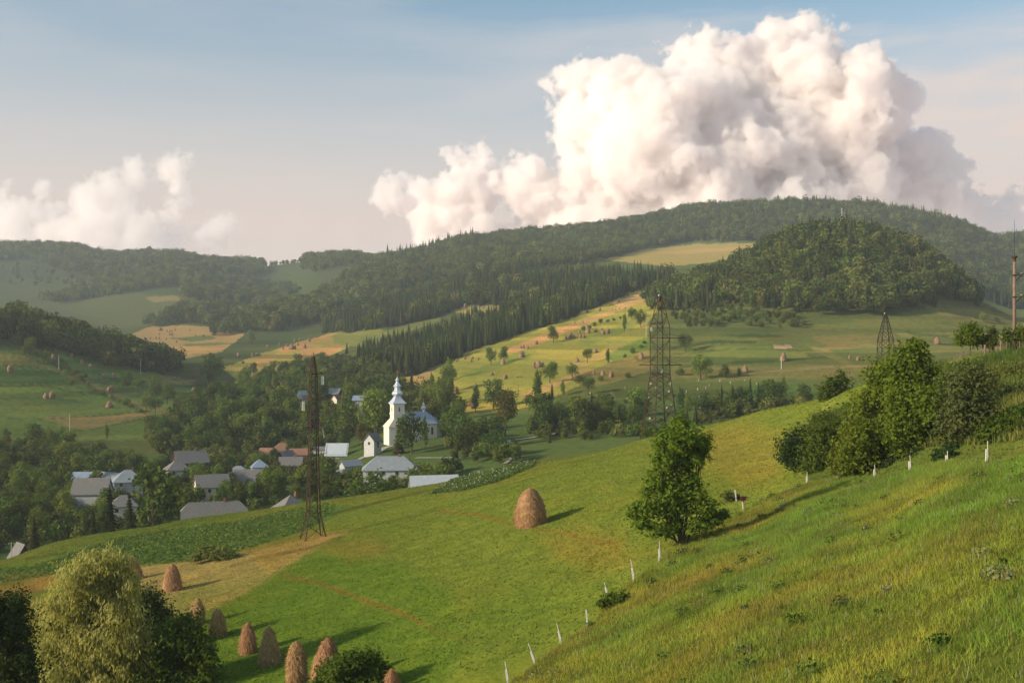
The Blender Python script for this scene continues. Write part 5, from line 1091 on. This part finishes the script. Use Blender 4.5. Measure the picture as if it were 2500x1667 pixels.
near_plant('bush', 'dark round thorny bush at the left end of the right hand shrubs', 'bush', (1836, 1082), [(1828,1020,36,36),(1812,1045,26),(1850,1040,28),(1830,1060,30,20)], M['leaf_black'], .12, 6500, [([(1836,1082),(1832,1050),(1825,1010)], .06)], Y=133, seed=27, part='foliage')
near_plant('bush', 'light green shrub between the dark thorny bush and the big clump', 'bush', (1890, 1086), [(1890,985,40,38),(1880,1030,44,44),(1920,1020,40,42),(1870,1065,40,24),(1925,1060,40,28)], M['leaf_neard'], .13, 8500, [([(1890,1086),(1888,1040),(1890,985)], .07), ([(1892,1086),(1908,1045)], .05)], Y=128, seed=28, part='foliage')
near_plant('bush', 'grassy pale shrub above the light green shrub', 'bush', (1880, 1000), [(1885,965,26,20),(1915,970,28,18),(1862,985,22,14)], M['leaf_weed'], .13, 3000, [([(1880,1000),(1885,965)], .04)], Y=160, seed=29, part='foliage')
near_plant('bush', 'yellow green shrub under the left tree of the big clump', 'bush', (1968, 1094), [(1950,1055,40,32),(1985,1060,44,30),(1955,1010,36,36),(1930,1075,28,18)], M['leaf_near'], .12, 7000, [([(1968,1094),(1966,1050),(1958,1015)], .06)], Y=114, seed=30, part='foliage')
near_plant('small_tree', 'small round topped tree on the right crest by the fence', 'tree', (2228, 818), [(2222,768,27,24),(2205,780,14,16),(2240,775,20,20),(2228,755,16,14)], M['leaf_near'], .13, 4200, [([(2228,818),(2228,795),(2222,765)], .07)], Y=153, seed=31)
near_plant('small_tree', 'narrow young tree between the round topped tree and the power pole', 'tree', (2274, 812), [(2274,780,14,22),(2280,765,8,14),(2264,788,10,12)], M['leaf_neard'], .13, 1700, [([(2274,812),(2275,790),(2278,765)], .05)], Y=152, seed=32)
near_plant('small_tree', 'young tree growing around the foot of the power pole', 'tree', (2326, 812), [(2316,780,14,20),(2338,775,18,24),(2326,790,18,16),(2348,770,14,22),(2308,765,8,14)], M['leaf_neard'], .13, 2600, [([(2326,812),(2322,790),(2312,765)], .05), ([(2328,812),(2340,785),(2346,760)], .04)], Y=149, seed=33)
for i, (x, y, r_, yy, mt, lb) in enumerate([(2190,880,34,128,'leaf_weed','yellowish scrub bush just right of the tallest tree'), (2240,850,30,140,'leaf_weed','pale scrub bush below the small round topped tree'), (2300,862,36,130,'leaf_weed','broad pale scrub bush under the power pole'),
     (2345,850,30,128,'leaf_weed','pale scrub bush at the right edge under the power pole'), (2275,900,40,118,'leaf_dry','dusky scrub bush above the shaded tall grass'), (2335,905,36,112,'leaf_weed','scrub bush at the right edge above the shaded tall grass'), (2165,850,26,150,'leaf_weed','scrub bush peeping over the tallest tree to the right'), (2300,985,44,92,'leaf_neard','dark weedy bush behind the tallest fence post'), (2345,960,40,96,'leaf_neard','dark weedy bush at the right edge near the tallest fence post')]):
    near_plant('bush', lb, 'bush', (x, y + r_ * .8), [(x, y, r_, r_ * .7), (x - r_ * .7, y + r_ * .3, r_ * .6, r_ * .45), (x + r_ * .7, y + r_ * .25, r_ * .6, r_ * .5)], M[mt], .11, 3600, [([(x, y + r_ * .8), (x + 2, y)], .04)], Y=yy, seed=40 + i, part='foliage')
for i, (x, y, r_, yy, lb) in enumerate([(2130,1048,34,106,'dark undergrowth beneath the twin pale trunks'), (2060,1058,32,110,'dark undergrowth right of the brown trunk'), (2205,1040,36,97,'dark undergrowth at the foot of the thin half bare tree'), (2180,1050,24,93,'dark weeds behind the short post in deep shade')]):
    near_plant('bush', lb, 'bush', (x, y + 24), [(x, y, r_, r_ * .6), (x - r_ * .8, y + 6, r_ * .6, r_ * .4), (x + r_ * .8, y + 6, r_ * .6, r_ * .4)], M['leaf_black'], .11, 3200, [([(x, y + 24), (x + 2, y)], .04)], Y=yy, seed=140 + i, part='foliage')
near_plant('willow_tree', 'pale feathery willow filling the lower left corner', 'tree', (222, 1600), [(235,1290,44,32),(275,1300,34,28),(195,1325,48),(255,1350,56),(300,1345,26,30),(150,1385,50),(215,1410,60),(285,1410,50),(120,1440,40),(175,1470,56),(255,1480,60),(310,1470,40),(110,1500,40,34),(150,1540,50,36),(290,1540,54,40),(230,1560,50,30),(330,1520,30)],
           M['leaf_willow'], .09, 42000, [([(222,1600),(214,1520),(205,1470),(196,1400),(200,1340)], .26), ([(216,1500),(250,1440),(268,1370)], .13), ([(214,1510),(170,1450),(140,1400)], .11), ([(218,1505),(270,1490),(310,1470)], .08)], Y=100, droop=2.3, seed=51, hollow=.3, spread=.35)
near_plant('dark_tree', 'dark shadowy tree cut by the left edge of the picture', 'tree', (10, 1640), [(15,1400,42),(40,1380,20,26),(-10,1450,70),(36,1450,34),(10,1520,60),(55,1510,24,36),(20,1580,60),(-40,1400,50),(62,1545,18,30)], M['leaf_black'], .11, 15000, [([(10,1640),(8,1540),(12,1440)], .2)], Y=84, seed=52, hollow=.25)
near_plant('bush', 'dark green tall bush right behind the willow', 'bush', (350, 1470), [(335,1385,34,40),(352,1415,36),(372,1425,22,30),(340,1440,44,34)], M['leaf_black'], .13, 7000, [([(350,1470),(345,1420),(338,1380)], .08)], Y=118, seed=53, part='foliage')
near_plant('bush', 'big grey green bush between willow and the haystack row', 'bush', (410, 1610), [(425,1440,36,30),(390,1455,34,34),(440,1470,40,36),(375,1500,46),(425,1520,60),(470,1500,30,34),(350,1550,50,40),(410,1570,60,40),(470,1560,40,34)], M['leaf_neard'], .12, 17000, [([(410,1610),(408,1530),(420,1450)], .12), ([(400,1610),(370,1530)], .08)], Y=101, seed=54, part='foliage')
near_plant('bush', 'leafy bush at the bottom edge before the sunlit haystack', 'bush', (815, 1620), [(810,1510,30,22),(840,1525,34,30),(785,1530,34,28),(870,1545,30,28),(755,1550,34,26),(820,1560,60,34),(880,1570,30,20),(735,1568,24,14)], M['leaf_neard'], .10, 11000, [([(815,1620),(812,1560),(815,1510)], .08)], Y=86, seed=55, part='foliage')
near_plant('weed_clump', 'pale clump of tall weeds on the bank left of the slim pylon foot', 'plant', (495, 1288), [(470,1270,26,16),(505,1272,28,14),(530,1280,22,10),(450,1282,18,9)], M['leaf_weed'], .16, 2600, [([(495,1288),(495,1268)], .03)], seed=56, ymin=100, part='foliage')
near_plant('bush', 'small grey twiggy bush left of the leaning post and red box', 'bush', (1676, 1150), [(1672,1138,18,12),(1690,1142,12,8)], M['leaf_dry'], .09, 900, [([(1676,1150),(1674,1130)], .03)], seed=57, part='foliage')
near_plant('weed_clump', 'dark weeds around the thin leaning post', 'plant', (1408, 1395), [(1405,1375,20,14),(1430,1372,20,12),(1385,1385,16,10)], M['leaf_neard'], .09, 1600, [([(1408,1395),(1408,1375)], .02)], seed=58, part='foliage')
near_plant('bush', 'small bush at the foot of the broad pylon', 'bush', (1488, 1004), [(1496,990,14,12),(1483,995,10,8)], M['leaf_neard'], .14, 700, [([(1488,1004),(1492,990)], .03)], Y=237, seed=59, part='foliage')

# ------------------------------------------------------------------ grass, crops, thickets
def blades(name, label, X, Y, h, wd, col, n=4, lean=.45, tip=None, seed=1):
    rng = np.random.default_rng(seed); N = len(X); Z = H(X, Y)
    X = np.repeat(X, n) + rng.normal(0, .10, N * n); Y = np.repeat(Y, n) + rng.normal(0, .10, N * n); Z = np.repeat(Z, n) - .03
    hh = np.repeat(h, n) * rng.uniform(.55, 1.15, N * n); a = rng.uniform(0, 6.283, N * n); b = rng.uniform(0, 6.283, N * n); w = wd * rng.uniform(.7, 1.3, N * n)
    L = lean * hh * rng.random(N * n)
    v0 = np.stack([X - w * np.cos(a), Y - w * np.sin(a), Z], -1); v1 = np.stack([X + w * np.cos(a), Y + w * np.sin(a), Z], -1); v2 = np.stack([X + L * np.cos(b), Y + L * np.sin(b), Z + hh], -1)
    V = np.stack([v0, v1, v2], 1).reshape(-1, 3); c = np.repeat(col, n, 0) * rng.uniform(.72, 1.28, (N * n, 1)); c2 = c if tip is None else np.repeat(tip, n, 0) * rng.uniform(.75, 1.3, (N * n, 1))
    C = np.stack([c, c, c2], 1).reshape(-1, 3)
    me = mesh_np(name, V, np.arange(len(V)).reshape(-1, 3), M['blade'], extra={'col': C}); tag(link(name, me), label, kind='stuff')
def scatter(x0, x1, y0, y1, dens, seed):
    rng = np.random.default_rng(seed); n = int((x1 - x0) * (y1 - y0) * dens); return rng.uniform(x0, x1, n), rng.uniform(y0, y1, n)
def lerp3(a, b, t): return np.array(a) * (1 - t[:, None]) + np.array(b) * t[:, None]
# tall meadow right of the posts
X, Y = scatter(-6, 72, 24, 128, 46, 3)
x, y = px(X, Y, H(X, Y)); ok = meadow_mask(X, Y) & (x > -30) & (x < 2700) & (y < 1640) & (RNG.random(len(X)) < np.clip(.35 + (Y - 25) / 70, .35, 1)); X, Y, x, y = X[ok], Y[ok], x[ok], y[ok]
lush = np.clip(.58 + 1.3 * fbm(X / 7., Y / 7., 71, 4) + np.clip((y - 1600) / -900 - .35, -.4, .4) + np.clip((x - 2050) / 700, 0, .4), 0, 1)
rust = np.clip(.18 + 1.6 * fbm(X / 6. + 40, Y / 6., 75, 4) + .45 * np.exp(-((x - 1750) / 330.) ** 2 - ((y - 1440) / 130.) ** 2), 0, 1) * (1 - .7 * lush)
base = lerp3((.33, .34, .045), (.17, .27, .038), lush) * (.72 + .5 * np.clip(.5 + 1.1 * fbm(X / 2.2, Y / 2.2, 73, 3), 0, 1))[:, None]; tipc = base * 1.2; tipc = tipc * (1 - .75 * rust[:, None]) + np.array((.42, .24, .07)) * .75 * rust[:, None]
hgt = (.12 + .16 * RNG.random(len(X))) * (.7 + .8 * np.clip(.5 + 1.1 * fbm(X / 2.2, Y / 2.2, 73, 3), 0, 1)) + .22 * lush * (vnoise(X / 1.7, Y / 1.7, 9) + .5) + .1 * rust
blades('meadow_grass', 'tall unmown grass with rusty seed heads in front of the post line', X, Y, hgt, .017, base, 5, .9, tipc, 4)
print('meadow', len(X))
# seed stalks and small pale flowers
k_ = RNG.random(len(X)) < .10; Xs, Ys = X[k_], Y[k_]; c_ = np.where((RNG.random(len(Xs)) < .16)[:, None], np.array((.42, .42, .3)), np.array((.26, .17, .07)))
blades('seed_stalks', 'thin seed stalks and pale flower heads in the unmown grass', Xs, Ys, .35 + .3 * RNG.random(len(Xs)), .016, c_ * .55, 2, .35, c_, 5)
# leafy weeds standing in the meadow
rw = np.random.default_rng(77); sel = rw.choice(len(X), 110, replace=False); VV, CC = [], []
for i in sel:
    n = rw.integers(40, 150); s_ = rw.uniform(.25, .8); d_ = rw.normal(size=(n, 3)); d_ /= np.linalg.norm(d_, axis=1, keepdims=True); d_[:, 2] = np.abs(d_[:, 2])
    C_ = np.array([X[i], Y[i], gz(X[i], Y[i])]) + d_ * s_ * rw.uniform(.3, 1, (n, 1)) * [1, 1, .8]; VV.append(quads(C_, d_ + rw.normal(0, .6, (n, 3)), rw.uniform(.04, .09, n), None, 1.3, rw))
    k0 = np.array([(.06, .11, .02), (.10, .16, .03), (.22, .24, .10), (.07, .10, .03)][rw.integers(0, 4)]); CC.append(np.repeat(k0 * rw.uniform(.6, 1.4, (n, 1)), 4, 0))
VV = np.concatenate(VV); tag(link('meadow_weeds', mesh_np('meadow_weeds', VV, np.arange(len(VV)).reshape(-1, 4), M['blade'], extra={'col': np.concatenate(CC)})), 'low leafy weeds dotted through the unmown meadow', kind='stuff')
# short grass of the mown slope
X, Y = scatter(-125, 75, 82, 262, 5.5, 8)
x, y = px(X, Y, H(X, Y)); ok = ~meadow_mask(X, Y) & (x > -60) & (x < 2400) & (y < 1620); X, Y = X[ok], Y[ok]
C = ground_color(X, Y, H(X, Y)); cl = np.clip(.5 + 1.4 * fbm(X / 1.6, Y / 1.6, 81, 3), 0, 1)
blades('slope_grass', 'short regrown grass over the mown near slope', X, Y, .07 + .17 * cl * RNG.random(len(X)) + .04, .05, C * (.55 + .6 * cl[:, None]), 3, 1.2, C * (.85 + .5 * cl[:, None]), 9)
print('short', len(X))
# weeds on the bank behind the big trees
X, Y = scatter(38, 95, 80, 175, 9, 12); x, y = px(X, Y, H(X, Y))
ok = in_poly(x, y, [(1850,1105),(1880,960),(2150,850),(2300,812),(2800,740),(2800,1010),(2170,1070),(2000,1105)]) & ~meadow_mask(X, Y); X, Y = X[ok], Y[ok]; q = np.clip(.5 + 1.3 * fbm(X / 4., Y / 4., 91, 4), 0, 1)
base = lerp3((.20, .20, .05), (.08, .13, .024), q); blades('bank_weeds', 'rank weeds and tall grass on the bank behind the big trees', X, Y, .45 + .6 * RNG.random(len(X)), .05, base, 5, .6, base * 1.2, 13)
# leafy crops
def crop(name, label, poly, dens, h, leaf, c0, c1, box, flowers=0, seed=1):
    X, Y = scatter(*box, dens, seed); x, y = px(X, Y, H(X, Y)); ok = in_poly(x + 6 * vnoise(X / 3, Y / 3, 5), y + 2 * vnoise(X / 3, Y / 3, 6), poly) & (Y < 262); X, Y = X[ok], Y[ok]; rng = np.random.default_rng(seed); n = len(X)
    Z = H(X, Y) + h * rng.random(n) * (.7 + .6 * vnoise(X / 2.5, Y / 2.5, 4)); N = rng.normal(0, .6, (n, 3)) + [0, 0, .9]; V = quads(np.stack([X, Y, Z], -1), N, leaf * rng.uniform(.6, 1.3, n), None, 1.2, rng)
    C = np.repeat(lerp3(c0, c1, rng.random(n)), 4, 0)
    if flowers:
        f = np.nonzero(rng.random(n) < flowers)[0]; V2 = quads(np.stack([X, Y, Z + .12 + h * .3], -1)[f], rng.normal(0, .5, (len(f), 3)) + [0, -.7, .6], np.full(len(f), .10), None, 1., rng); V = np.concatenate([V, V2]); C = np.concatenate([C, np.tile((.72, .72, .66), (len(V2), 1))])
    me = mesh_np(name, V, np.arange(len(V)).reshape(-1, 4), M['blade'], extra={'col': C}); tag(link(name, me), label, kind='stuff'); print(name, n)
crop('flowering_crop', 'strip of leafy crop with white flowers along the grass crest', [(985,1135),(1050,1098),(1190,1056),(1238,1054),(1225,1072),(1150,1105),(1060,1128)], 26, .75, .17, (.08, .135, .028), (.16, .22, .05), (-25, 10, 165, 262), .018, 21)
crop('vegetable_crop', 'leafy vegetable plots below the crest left of the slim pylon', [(-60,1315),(80,1300),(250,1240),(330,1226),(560,1193),(700,1165),(770,1155),(760,1180),(690,1222),(560,1262),(450,1288),(330,1298),(150,1315),(-60,1350)], 7, .45, .2, (.09, .15, .03), (.17, .235, .05), (-115, -30, 140, 262), 0, 22)
# thickets between the valley trees
def thicket(name, label, areas):
    Ps, Ss, Ks = [], [], []
    for poly, y0, y1, step, h0, h1, fs in areas:
        poly = [(x - 400 if x <= 0 else x, y) for x, y in poly]
        xs = [p[0] for p in poly]; X, Y = scatter(min((min(xs) - CX) / F * y1, (min(xs) - CX) / F * y0), max((max(xs) - CX) / F * y1, (max(xs) - CX) / F * y0), y0, y1, 1 / step ** 2, len(Ps) + 31)
        Z = H(X, Y); x, y = px(X, Y, Z); ok = in_poly(x, y, poly); X, Y, Z, x, y = X[ok], Y[ok], Z[ok], x[ok], y[ok]; h = RNG.uniform(h0, h1, len(X))
        keep = np.array([shows(x[i], y[i], h[i] * F / Y[i], Y[i], .38) for i in range(len(X))], bool)
        Ps.append(np.c_[X, Y, Z - .5][keep]); Ss.append(h[keep]); Ks.append(np.where(RNG.random(keep.sum()) < fs, RNG.integers(0, 3, keep.sum()), RNG.integers(3, 7, keep.sum())))
    P = np.concatenate(Ps); print(name, len(P)); forest(name, P, np.concatenate(Ss), np.concatenate(Ks), FP, FM, label)
thicket('valley_thicket', 'mass of orchard trees and shrubs filling the valley between houses', [
 ([(-60,1000),(150,1030),(330,1085),(440,1060),(560,1030),(700,1060),(860,1085),(1080,1080),(940,1140),(700,1160),(430,1210),(200,1260),(-60,1300)], 252, 500, 4.5, 3., 6.8, .02),
 ([(380,1060),(330,1010),(430,925),(560,890),(640,850),(800,830),(900,880),(1000,905),(1060,960),(880,1000),(700,1030),(500,1050)], 390, 900, 6.2, 4., 9., .08),
 ([(1010,980),(1090,1000),(1190,1050),(1180,1075),(1040,1060)], 262, 430, 5., 3.5, 7., .02), ([(1170,965),(1330,945),(1480,965),(1480,1010),(1260,1020),(1200,990)], 262, 440, 5., 3., 6.5, .1),
 ([(1330,900),(1480,880),(1600,880),(1860,880),(1860,930),(1600,975),(1480,975)], 300, 480, 7.5, 1.2, 3., 0.), ([(1550,955),(1850,915),(1850,945),(1560,985)], 262, 400, 4.6, 4., 8., .3)])

# ------------------------------------------------------------------ clouds
def cloud_mat(name, dens):
    m, nt = new_mat(name); k = NT(nt); pv = k.n('ShaderNodeVolumePrincipled')
    pv.inputs['Color'].default_value = (.999, .986, .983, 1); pv.inputs['Density'].default_value = dens; pv.inputs['Anisotropy'].default_value = .25
    k.out(pv.outputs[0], 'Volume'); return m
def cloud(name, big, D, seed, mat, vox, kids, label, soft=7., amp=155.):
    r_ = random.Random(seed); m = D / F; cls = [190 * m, 128 * m, 86 * m, 56 * m, 36 * m, 22 * m]; pts = []
    def add(x, y, z, r):
        c = min(range(6), key=lambda i: abs(math.log(cls[i] / r))); pts.append((x, y, z, c, cls[c]))
    for x, y, r, dz in big:
        p = at(x, y + 22, D); add(p.x, p.y + dz * m, p.z, r * m * .84)
    lv = list(pts)
    for n in kids:
        new = []
        for x, y, z, c, r in lv:
            for _ in range(n):
                a = r_.uniform(0, 6.283); u = r_.uniform(-.35, 1); s = math.sqrt(1 - u * u); rr = r * r_.uniform(.38, .6); d = r * .76
                dy = -abs(s * math.sin(a)) if r_.random() < .75 else s * math.sin(a)
                add(x + d * s * math.cos(a), y + d * dy, z + d * u * .95, rr); new.append(pts[-1])
        lv = new
    pts = np.array(pts)
    me = bpy.data.meshes.new(name); me.vertices.add(len(pts)); me.vertices.foreach_set('co', pts[:, :3].astype(np.float32).ravel())
    me.attributes.new('cls', 'INT', 'POINT').data.foreach_set('value', pts[:, 3].astype(np.int32))
    o = link(name, me); tag(o, label, 'cloud', kind='stuff'); me.materials.append(mat)
    lo = (pts[:, :3] - pts[:, 4:5]).min(0) - 40 * m; hi = (pts[:, :3] + pts[:, 4:5]).max(0) + 40 * m
    g = bpy.data.node_groups.new(name, 'GeometryNodeTree')
    g.interface.new_socket('Geometry', in_out='INPUT', socket_type='NodeSocketGeometry'); g.interface.new_socket('Geometry', in_out='OUTPUT', socket_type='NodeSocketGeometry')
    k = NT(g); gi = k.n('NodeGroupInput'); go = k.n('NodeGroupOutput')
    na = k.n('GeometryNodeInputNamedAttribute', data_type='INT'); na.inputs['Name'].default_value = 'cls'; pos = k.n('GeometryNodeInputPosition').outputs[0]
    sdf = None
    for c in range(6):
        if not (pts[:, 3] == c).any(): continue
        cp = k.n('FunctionNodeCompare', data_type='INT', operation='EQUAL'); k.l(na.outputs['Attribute'], cp.inputs[2]); cp.inputs[3].default_value = c
        sp = k.n('GeometryNodeSeparateGeometry'); k.l(gi.outputs[0], sp.inputs[0]); k.l(cp.outputs[0], sp.inputs['Selection'])
        pr = k.n('GeometryNodeProximity', target_element='POINTS'); k.l(sp.outputs[0], pr.inputs[0])
        d = k.math('SUBTRACT', pr.outputs['Distance'], cls[c]); sdf = d if sdf is None else k.math('SMOOTH_MIN', sdf, d, 14 * m)
    a = k.math('MULTIPLY', k.math('SUBTRACT', k.noise(pos, 1 / (120 * m), 7., .6), .5), amp * m)
    b = k.math('MULTIPLY', k.math('SUBTRACT', k.noise(pos, 1 / (34 * m), 5., .65), .5), amp * .55 * m)
    e = k.math('MULTIPLY', k.math('SUBTRACT', k.noise(pos, 1 / (62 * m), 3., .6), .5), amp * .6 * m)
    s = k.math('ADD', k.math('ADD', sdf, a), k.math('ADD', b, e))
    dn = k.math('POWER', k.math('DIVIDE', s, -soft * m, clamp=True), 1.5)
    vc = k.n('GeometryNodeVolumeCube'); k.l(dn, vc.inputs['Density']); vc.inputs['Min'].default_value = tuple(lo); vc.inputs['Max'].default_value = tuple(hi)
    for q, i in zip('XYZ', range(3)): vc.inputs['Resolution ' + q].default_value = int((hi[i] - lo[i]) / vox)
    sm = k.n('GeometryNodeSetMaterial'); sm.inputs['Material'].default_value = mat; k.l(vc.outputs[0], sm.inputs[0]); k.l(sm.outputs[0], go.inputs[0])
    o.modifiers.new('vapour', 'NODES').node_group = g
    return o
BIG = [(1500,330,200,0),(1700,310,220,40),(1850,320,200,60),(1950,260,130,0),(1600,210,110,-40),(1400,400,140,0),(2010,420,170,60),(1250,450,100,30),
 (1550,500,190,0),(1800,500,190,0),(2150,460,95,60),(2060,330,80,40),(2240,500,80,40),(1335,310,62,-30),(1290,190,26,0),(1320,185,26,0),(1365,195,40,0),(1430,190,62,0),
 (1500,160,42,0),(1565,120,50,0),(1590,95,26,0),(1640,140,60,0),(1720,120,62,0),(1790,100,52,-30),(1785,62,20,0),(1850,80,34,0),(1900,110,34,0),(1940,190,60,-20),(1985,140,36,0),(2010,185,36,0),
 (1210,400,42,-20),(1055,400,60,0),(1110,430,70,0),(960,425,44,0),(905,425,30,0),(1030,470,60,0),(1010,520,60,0),(1130,520,80,0),(1080,370,36,0),(1330,520,90,0),(1230,560,90,0),(1100,600,80,0),(2180,360,40,30),(2330,540,70,60),(2340,480,40,80),(2070,245,50,10),(2100,305,52,20),(2150,385,56,30),(2000,270,90,0),(1300,250,40,0),(1310,440,70,-40),(1480,240,70,-60),(1960,420,90,-60),(1700,430,100,-90)]
BIG2 = [(20,480,60,0),(90,470,50,0),(130,500,70,0),(220,470,58,0),(255,420,42,0),(290,385,26,0),(270,500,80,0),(350,520,70,0),(400,455,26,0),(410,500,50,0),(470,520,40,0),(380,378,14,0),(0,560,80,0),(120,580,80,0),(230,570,90,0),(340,580,70,0)]
cloud('cumulus_clouds', BIG, 7000., 3, cloud_mat('cloud_vapour', .028), 9., (5, 4), 'towering white cumulus cloud above the wooded ridge')
cloud('cumulus_clouds', BIG2, 8500., 5, cloud_mat('thin_cloud_vapour', .009), 17., (5, 4), 'smaller grey cumulus cloud low over the distant left hills')

AIRLIGHT_BANK = [(x, 575, 120, 60 * math.sin(x)) for x in range(-150, 2560, 105)] + [(x, 500, 105, 50 * math.cos(x)) for x in range(1350, 2560, 100)] + [(x, 505, 80, 0) for x in range(-150, 620, 110)]  # added haze bank, stands in for airlight before the dark cloud base
cloud('airlight_clouds', AIRLIGHT_BANK, 5600., 9, cloud_mat('airlight_vapour', .0011), 42., (2,), 'thin pinkish haze bank added low along the horizon to lighten the cloud bases', soft=75., amp=120.)

# ------------------------------------------------------------------ air, light, sky, camera
m, nt = new_mat('haze'); k = NT(nt); pv = k.n('ShaderNodeVolumePrincipled')
pv.inputs['Color'].default_value = (.80, .90, 1., 1); pv.inputs['Density'].default_value = .00013; pv.inputs['Anisotropy'].default_value = .1
k.out(pv.outputs[0], 'Volume')
hz = MB().box((-6900, -160, -66), (6900, 3420, 285)).obj('haze', m); tag(hz, kind='stuff')

w = bpy.data.worlds.new('World'); sc.world = w; w.use_nodes = True; k = NT(w.node_tree); bg = w.node_tree.nodes['Background']
st = k.n('ShaderNodeTexSky', sky_type='NISHITA', sun_disc=False, sun_elevation=SUN_EL, sun_rotation=SUN_AZ, air_density=1., dust_density=1.2, ozone_density=1.5)
tc = k.n('ShaderNodeTexCoord'); sp = k.n('ShaderNodeSeparateXYZ'); k.l(tc.outputs['Generated'], sp.inputs[0])
el = sp.outputs[2]
mp = k.n('ShaderNodeMapping'); mp.inputs['Scale'].default_value = (1.6, 1.6, 9.); mp.inputs['Rotation'].default_value = (0, R(7), 0); k.l(tc.outputs['Generated'], mp.inputs[0])
ci = k.noise(mp.outputs[0], 2.3, 7., .56)
right = k.ramp(sp.outputs[0], -.15, .45)
veil = k.math('MULTIPLY', k.ramp(ci, .44, .68), k.math('MULTIPLY_ADD', right, 1.05, .22), clamp=True)
low = k.math('POWER', k.math('SUBTRACT', 1., k.ramp(el, .10, .30)), 1.15)
c = k.mix(k.math('MULTIPLY', veil, .8), k.mix(1., st.outputs[0], (.74, .92, .90), 'MULTIPLY'), (4.7, 4.3, 4.05))
dx = k.math('DIVIDE', k.math('SUBTRACT', sp.outputs[0], .40), .13); dz = k.math('DIVIDE', k.math('SUBTRACT', el, .175), .085)
dd = k.math('SQRT', k.math('ADD', k.math('MULTIPLY', dx, dx), k.math('MULTIPLY', dz, dz)))
bank = k.math('MULTIPLY', k.math('SUBTRACT', 1., k.ramp(dd, .45, 1.15)), k.ramp(ci, .30, .52), clamp=True)
c = k.mix(.02, c, (5.5, 5.4, 5.3))
c = k.mix(k.math('MULTIPLY', bank, .9), c, (4.7, 4.15, 3.9))
c = k.mix(k.math('MULTIPLY', low, .95, clamp=True), c, (5.0, 4.0, 3.55))
k.l(c, bg.inputs[0]); bg.inputs[1].default_value = .1

sun = bpy.data.objects.new('sun', bpy.data.lights.new('sun', 'SUN')); COL.objects.link(sun)
sun.data.energy = 3.2; sun.data.angle = R(2.2); sun.data.color = (1., .82, .60)
d = Vector((math.sin(SUN_AZ) * math.cos(SUN_EL), math.cos(SUN_AZ) * math.cos(SUN_EL), math.sin(SUN_EL)))
sun.rotation_euler = d.to_track_quat('Z', 'Y').to_euler()
cam = bpy.data.objects.new('camera', bpy.data.cameras.new('camera')); COL.objects.link(cam); sc.camera = cam
cam.rotation_euler = (math.pi / 2, 0, 0); cam.data.sensor_width = 36; cam.data.lens = 36 * F / 2352; cam.data.clip_end = 30000; cam.data.clip_start = .1
sc.view_settings.view_transform = 'Standard'; sc.view_settings.look = 'None'; sc.view_settings.exposure = .76; sc.view_settings.gamma = 1
cy = sc.cycles; cy.use_denoising = True; cy.max_bounces = 26; cy.volume_bounces = 28; cy.diffuse_bounces = 3; cy.transmission_bounces = 4; cy.transparent_max_bounces = 8
cy.volume_step_rate = 2.; cy.use_adaptive_sampling = True; cy.adaptive_threshold = .02; cy.caustics_reflective = False; cy.caustics_refractive = False
